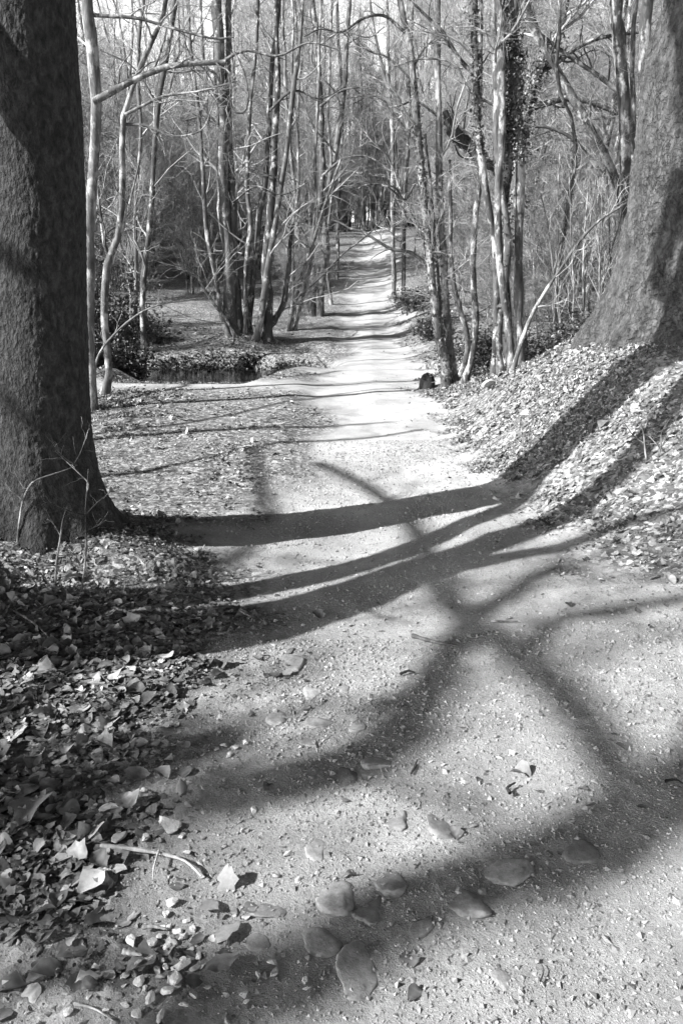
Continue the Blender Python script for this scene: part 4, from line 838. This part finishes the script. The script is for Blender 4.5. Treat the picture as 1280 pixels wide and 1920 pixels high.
# ------------------------------------------------------------------ the wood behind: a few kinds of tree, copied
def proto(kind, seed, lean_=False):
    r = np.random.default_rng(seed); stems, Rs = [], []
    ns = {'slim': 1, 'wide': 1, 'coppice': 5, 'thicket': 7, 'young': 5}[kind]
    Ht = {'slim': 13, 'wide': 14, 'coppice': 10, 'thicket': 4.2, 'young': 6}[kind]
    for k in range(ns):
        h = Ht*(.8 + .3*r.random()); a = r.random()*6.28; lean = {'slim': .5, 'wide': .8, 'coppice': 2.6, 'thicket': 1.6, 'young': 1.6}[kind]*r.random()
        A = [(.12*(ns > 1)*math.cos(a), .12*(ns > 1)*math.sin(a), -.25), (.3*lean*math.cos(a), .3*lean*math.sin(a), h*.3), (.65*lean*math.cos(a) + .3*r.normal(), .65*lean*math.sin(a) + .3*r.normal(), h*.65), (lean*math.cos(a) + .4*r.normal(), lean*math.sin(a) + .4*r.normal(), h)]
        C, u = resample(A, 20, .12, r); R0 = {'slim': .09, 'wide': .16, 'coppice': .06, 'thicket': .018, 'young': .03}[kind]*(.8+.4*r.random()); stems.append(C); Rs.append(R0*(1-.85*u))
    P, R = np.stack(stems), np.stack(Rs); V, F = tubes(P, R, 8 if kind != 'thicket' else 5, .12, seed)
    mt = {'slim': 'bark', 'wide': 'barkdark', 'coppice': 'bark', 'thicket': 'barkpale', 'young': 'bark'}[kind]
    tm = mesh_np('trunk', V, F, mats=[M[mt]])
    c0, c1, c2, L0 = {'slim': (30, 10, 10, (1.2, 3.4)), 'wide': (24, 12, 12, (2.2, 5.0)), 'coppice': (15, 9, 8, (.9, 2.6)), 'thicket': (16, 9, 6, (.5, 1.4)), 'young': (16, 9, 8, (.6, 2.0))}[kind]
    if lean_: c0, c1, c2 = int(c0*.7), int(c1*.7), int(c2*.5)
    b = Bag(); p, q = spawn(P, R, c=c0, K=8, L0=L0, ang=(35, 75), tmin=.12, r=r, up=.07, wob=.15, rf=.45, rmin=.006, rcap=.06); V, F = tubes(p, q, 5); b.add(V, F)
    p, q = spawn(p, q, c=c1, K=6, L0=(L0[0]*.4, L0[1]*.42), ang=(30, 65), tmin=.12, r=r, wob=.17, rf=.5, rmin=.0045); V, F = tubes(p, q, 3); b.add(V, F)
    p, q = spawn(p, q, c=c2, K=4, L0=(.3, .8) if kind != 'thicket' else (.12, .35), ang=(25, 60), tmin=.12, r=r, wob=.2, rf=.55, rmin=.003); V, F = tubes(p, q, 3); b.add(V, F)
    return tm, b.mesh('crown', [M['twig']])
PR = {'slim': [proto('slim', 900+i) for i in range(4)], 'wide': [proto('wide', 920+i) for i in range(3)], 'coppice': [proto('coppice', 940+i) for i in range(3)], 'thicket': [proto('thicket', 960+i) for i in range(3)], 'young': [proto('young', 990+i) for i in range(3)], 'thin': [proto('slim', 980+i, i == 0) for i in range(3)] + [proto('coppice', 985, True)]}
LAB = {'slim': ('background_tree', 'slim bare tree standing in the crowded wood behind', 'slim trees in the wood behind', 'tree'),
       'wide': ('background_tree', 'stout dark bare tree with wide boughs in the wood behind', 'stout trees in the wood behind', 'tree'),
       'coppice': ('background_coppice', 'bare clump of leaning stems in the wood behind', 'coppiced clumps in the wood behind', 'tree'),
       'young': ('young_coppice', 'young many-stemmed bare growth filling the gaps between the trees', 'young growth between the trees', 'tree'),
       'thicket': ('bare_thicket', 'low bare thicket of pale twigs under the trees', 'low thickets under the trees', 'shrub')}
rw = np.random.default_rng(77)
def place(kind, x, y, s=1.0):
    pk = 'thin' if kind not in ('thicket', 'young') and y < 62 and path_c(y) - 17 < x < path_c(y) else kind
    tm, cm = PR[pk][rw.integers(len(PR[pk]))]; kind = 'slim' if pk == 'thin' else kind; nm, lab, grp, cat = LAB[kind]
    if y > 40 and kind in ('slim', 'wide', 'coppice'): s *= 1.2
    root = empty(nm, (x, y, float(Hbig(x, y))), lab, cat, grp); root.rotation_euler = (0, 0, rw.random()*6.28); root.scale = (s, s, s*(.9+.2*rw.random()))
    link('trunk', tm, root); link('crown', cm, root)
spots = []
def try_place(kind, n, y0, y1, gap, smin, smax, pathgap):
    got = 0; tries = 0
    while got < n and tries < n*60:
        tries += 1
        y = y0 + (y1-y0)*rw.random()**.8; hw = .47*y + 2.5; x = -hw + 2*hw*rw.random()
        if y < 60 and abs(x - float(path_c(y))) < pathgap + .02*y: continue
        if kind == 'young' and (path_c(y) - 6.0 - .08*y < x < path_c(y) + 2.5 or (x < 0 and y < 25)): continue
        if x < 0 and y < 24 and rw.random() < .5: continue
        if kind not in ('thicket', 'young') and path_c(y) - 14 < x < path_c(y) and rw.random() < .35: continue
        if kind == 'thicket' and y < 50 and path_c(y) - 4.2 < x < path_c(y): continue
        if ((x+3.0)/3.2)**2 + ((y-14.9)/3)**2 < 1: continue
        if -5.5 < x < -.5 and 15 < y < 20.5: continue
        if any((x-a)**2 + (y-b)**2 < gap*gap for a, b, k in spots if k == (kind == 'thicket')): continue
        spots.append((x, y, kind == 'thicket')); place(kind, x, y, smin + (smax-smin)*rw.random()); got += 1
try_place('slim', 115, 15, 95, 1.2, .8, 1.25, 2.1)
try_place('wide', 26, 22, 90, 3.0, .8, 1.2, 3.0)
try_place('coppice', 55, 17, 80, 1.6, .8, 1.3, 2.0)
try_place('young', 190, 16, 75, 1.0, .75, 1.15, 1.7)
try_place('thicket', 225, 12.5, 75, .7, .7, 1.7, 1.7)
for i in range(34):
    x, y = path_c(54) + rw.normal()*4.5, 60 + 18*rw.random(); k = 'thicket' if i % 3 else 'coppice'
    place(k, float(x), float(y), 1.0 + .7*rw.random())
for x, y in ( (-1.2, 20.6), (-1.0, 23), (2.6, 12.8), (3.2, 12.3)): place('thicket', x, y, .55)
# far wood closing the view
rf_ = np.random.default_rng(5); b = Bag()
nf = 520; y = 88 + 60*rf_.random(nf); x = (rf_.random(nf)*2-1)*(.5*y + 8); z = Hbig(x, y)
hh = 12 + 12*rf_.random(nf); P = np.zeros((nf, 7, 3))
for k in range(7): P[:, k] = np.stack([x, y, z - .3 + hh*k/6], -1) + rf_.normal(size=(nf, 3))*.15*(k > 0)
R = .13*(.6+.8*rf_.random((nf, 1)))*np.linspace(1, .15, 7)[None]; V, F = tubes(P, R, 4); b.add(V, F)
p, q = spawn(P, R, c=18, K=5, L0=(2.5, 6.0), ang=(30, 70), tmin=.1, r=rf_, up=.1, wob=.15, rmin=.02); V, F = tubes(p, q, 3); b.add(V, F)
p, q = spawn(p, q, c=8, K=3, L0=(.8, 2.4), ang=(30, 60), tmin=.1, r=rf_, wob=.2, rmin=.012); V, F = tubes(p, q, 3); b.add(V, F)
tag(link('far_wood', b.mesh('far_wood', [M['twig']])), 'far bare wood closing the end of the track', kind='stuff')

# ------------------------------------------------------------------ the wood goes on behind and beside the camera
rk = np.random.default_rng(31); got = []
while len(got) < 46:
    a = rk.random()*2*np.pi; d = 4 + 18*rk.random()**.8; x, y = d*math.cos(a), d*math.sin(a)
    if y > .6*abs(x) + .5 and not (x > 4.5 and y < 10): continue                    # in front: built above
    if abs(x - .45) < 1.4: continue                                                # the track runs on behind
    t = x*math.cos(SUN_AZ) + y*math.sin(SUN_AZ); l = abs(-x*math.sin(SUN_AZ) + y*math.cos(SUN_AZ) - 3.5)
    if t > 0 and l < 7.5: continue                                                 # where the sun comes in
    if x < -1 and y > -2: continue
    if any((x-p)**2 + (y-q)**2 < 5 for p, q in got): continue
    got.append((x, y)); tm, cm = PR['wide' if rk.random() < .5 else 'slim'][rk.integers(3)]
    root = empty('bare_tree', (x, y, float(Hbig(x, y))), 'bare tree of the wood behind the camera', 'tree', 'bare trees behind the camera'); root.rotation_euler = (0, 0, rk.random()*6.28); root.scale = (1, 1, 1.05)
    link('trunk', tm, root); link('crown', cm, root)


for x, y, k in ((-15.8, -4.3, 0), (-13.4, -2.6, 1), (-17.5, -5.4, 2)):
    tm, cm = PR['thin'][k]; root = empty('bare_tree', (x, y, float(Hbig(x, y))), ['slender bare tree far left behind the camera, dappling the track', 'nearer slender bare tree behind the camera on the left', 'farthest slender bare tree behind the camera on the left'][k], 'tree')
    root.rotation_euler = (0, 0, k*2.1); root.scale = (1.15, 1.15, 1.05); link('trunk', tm, root); link('crown', cm, root)
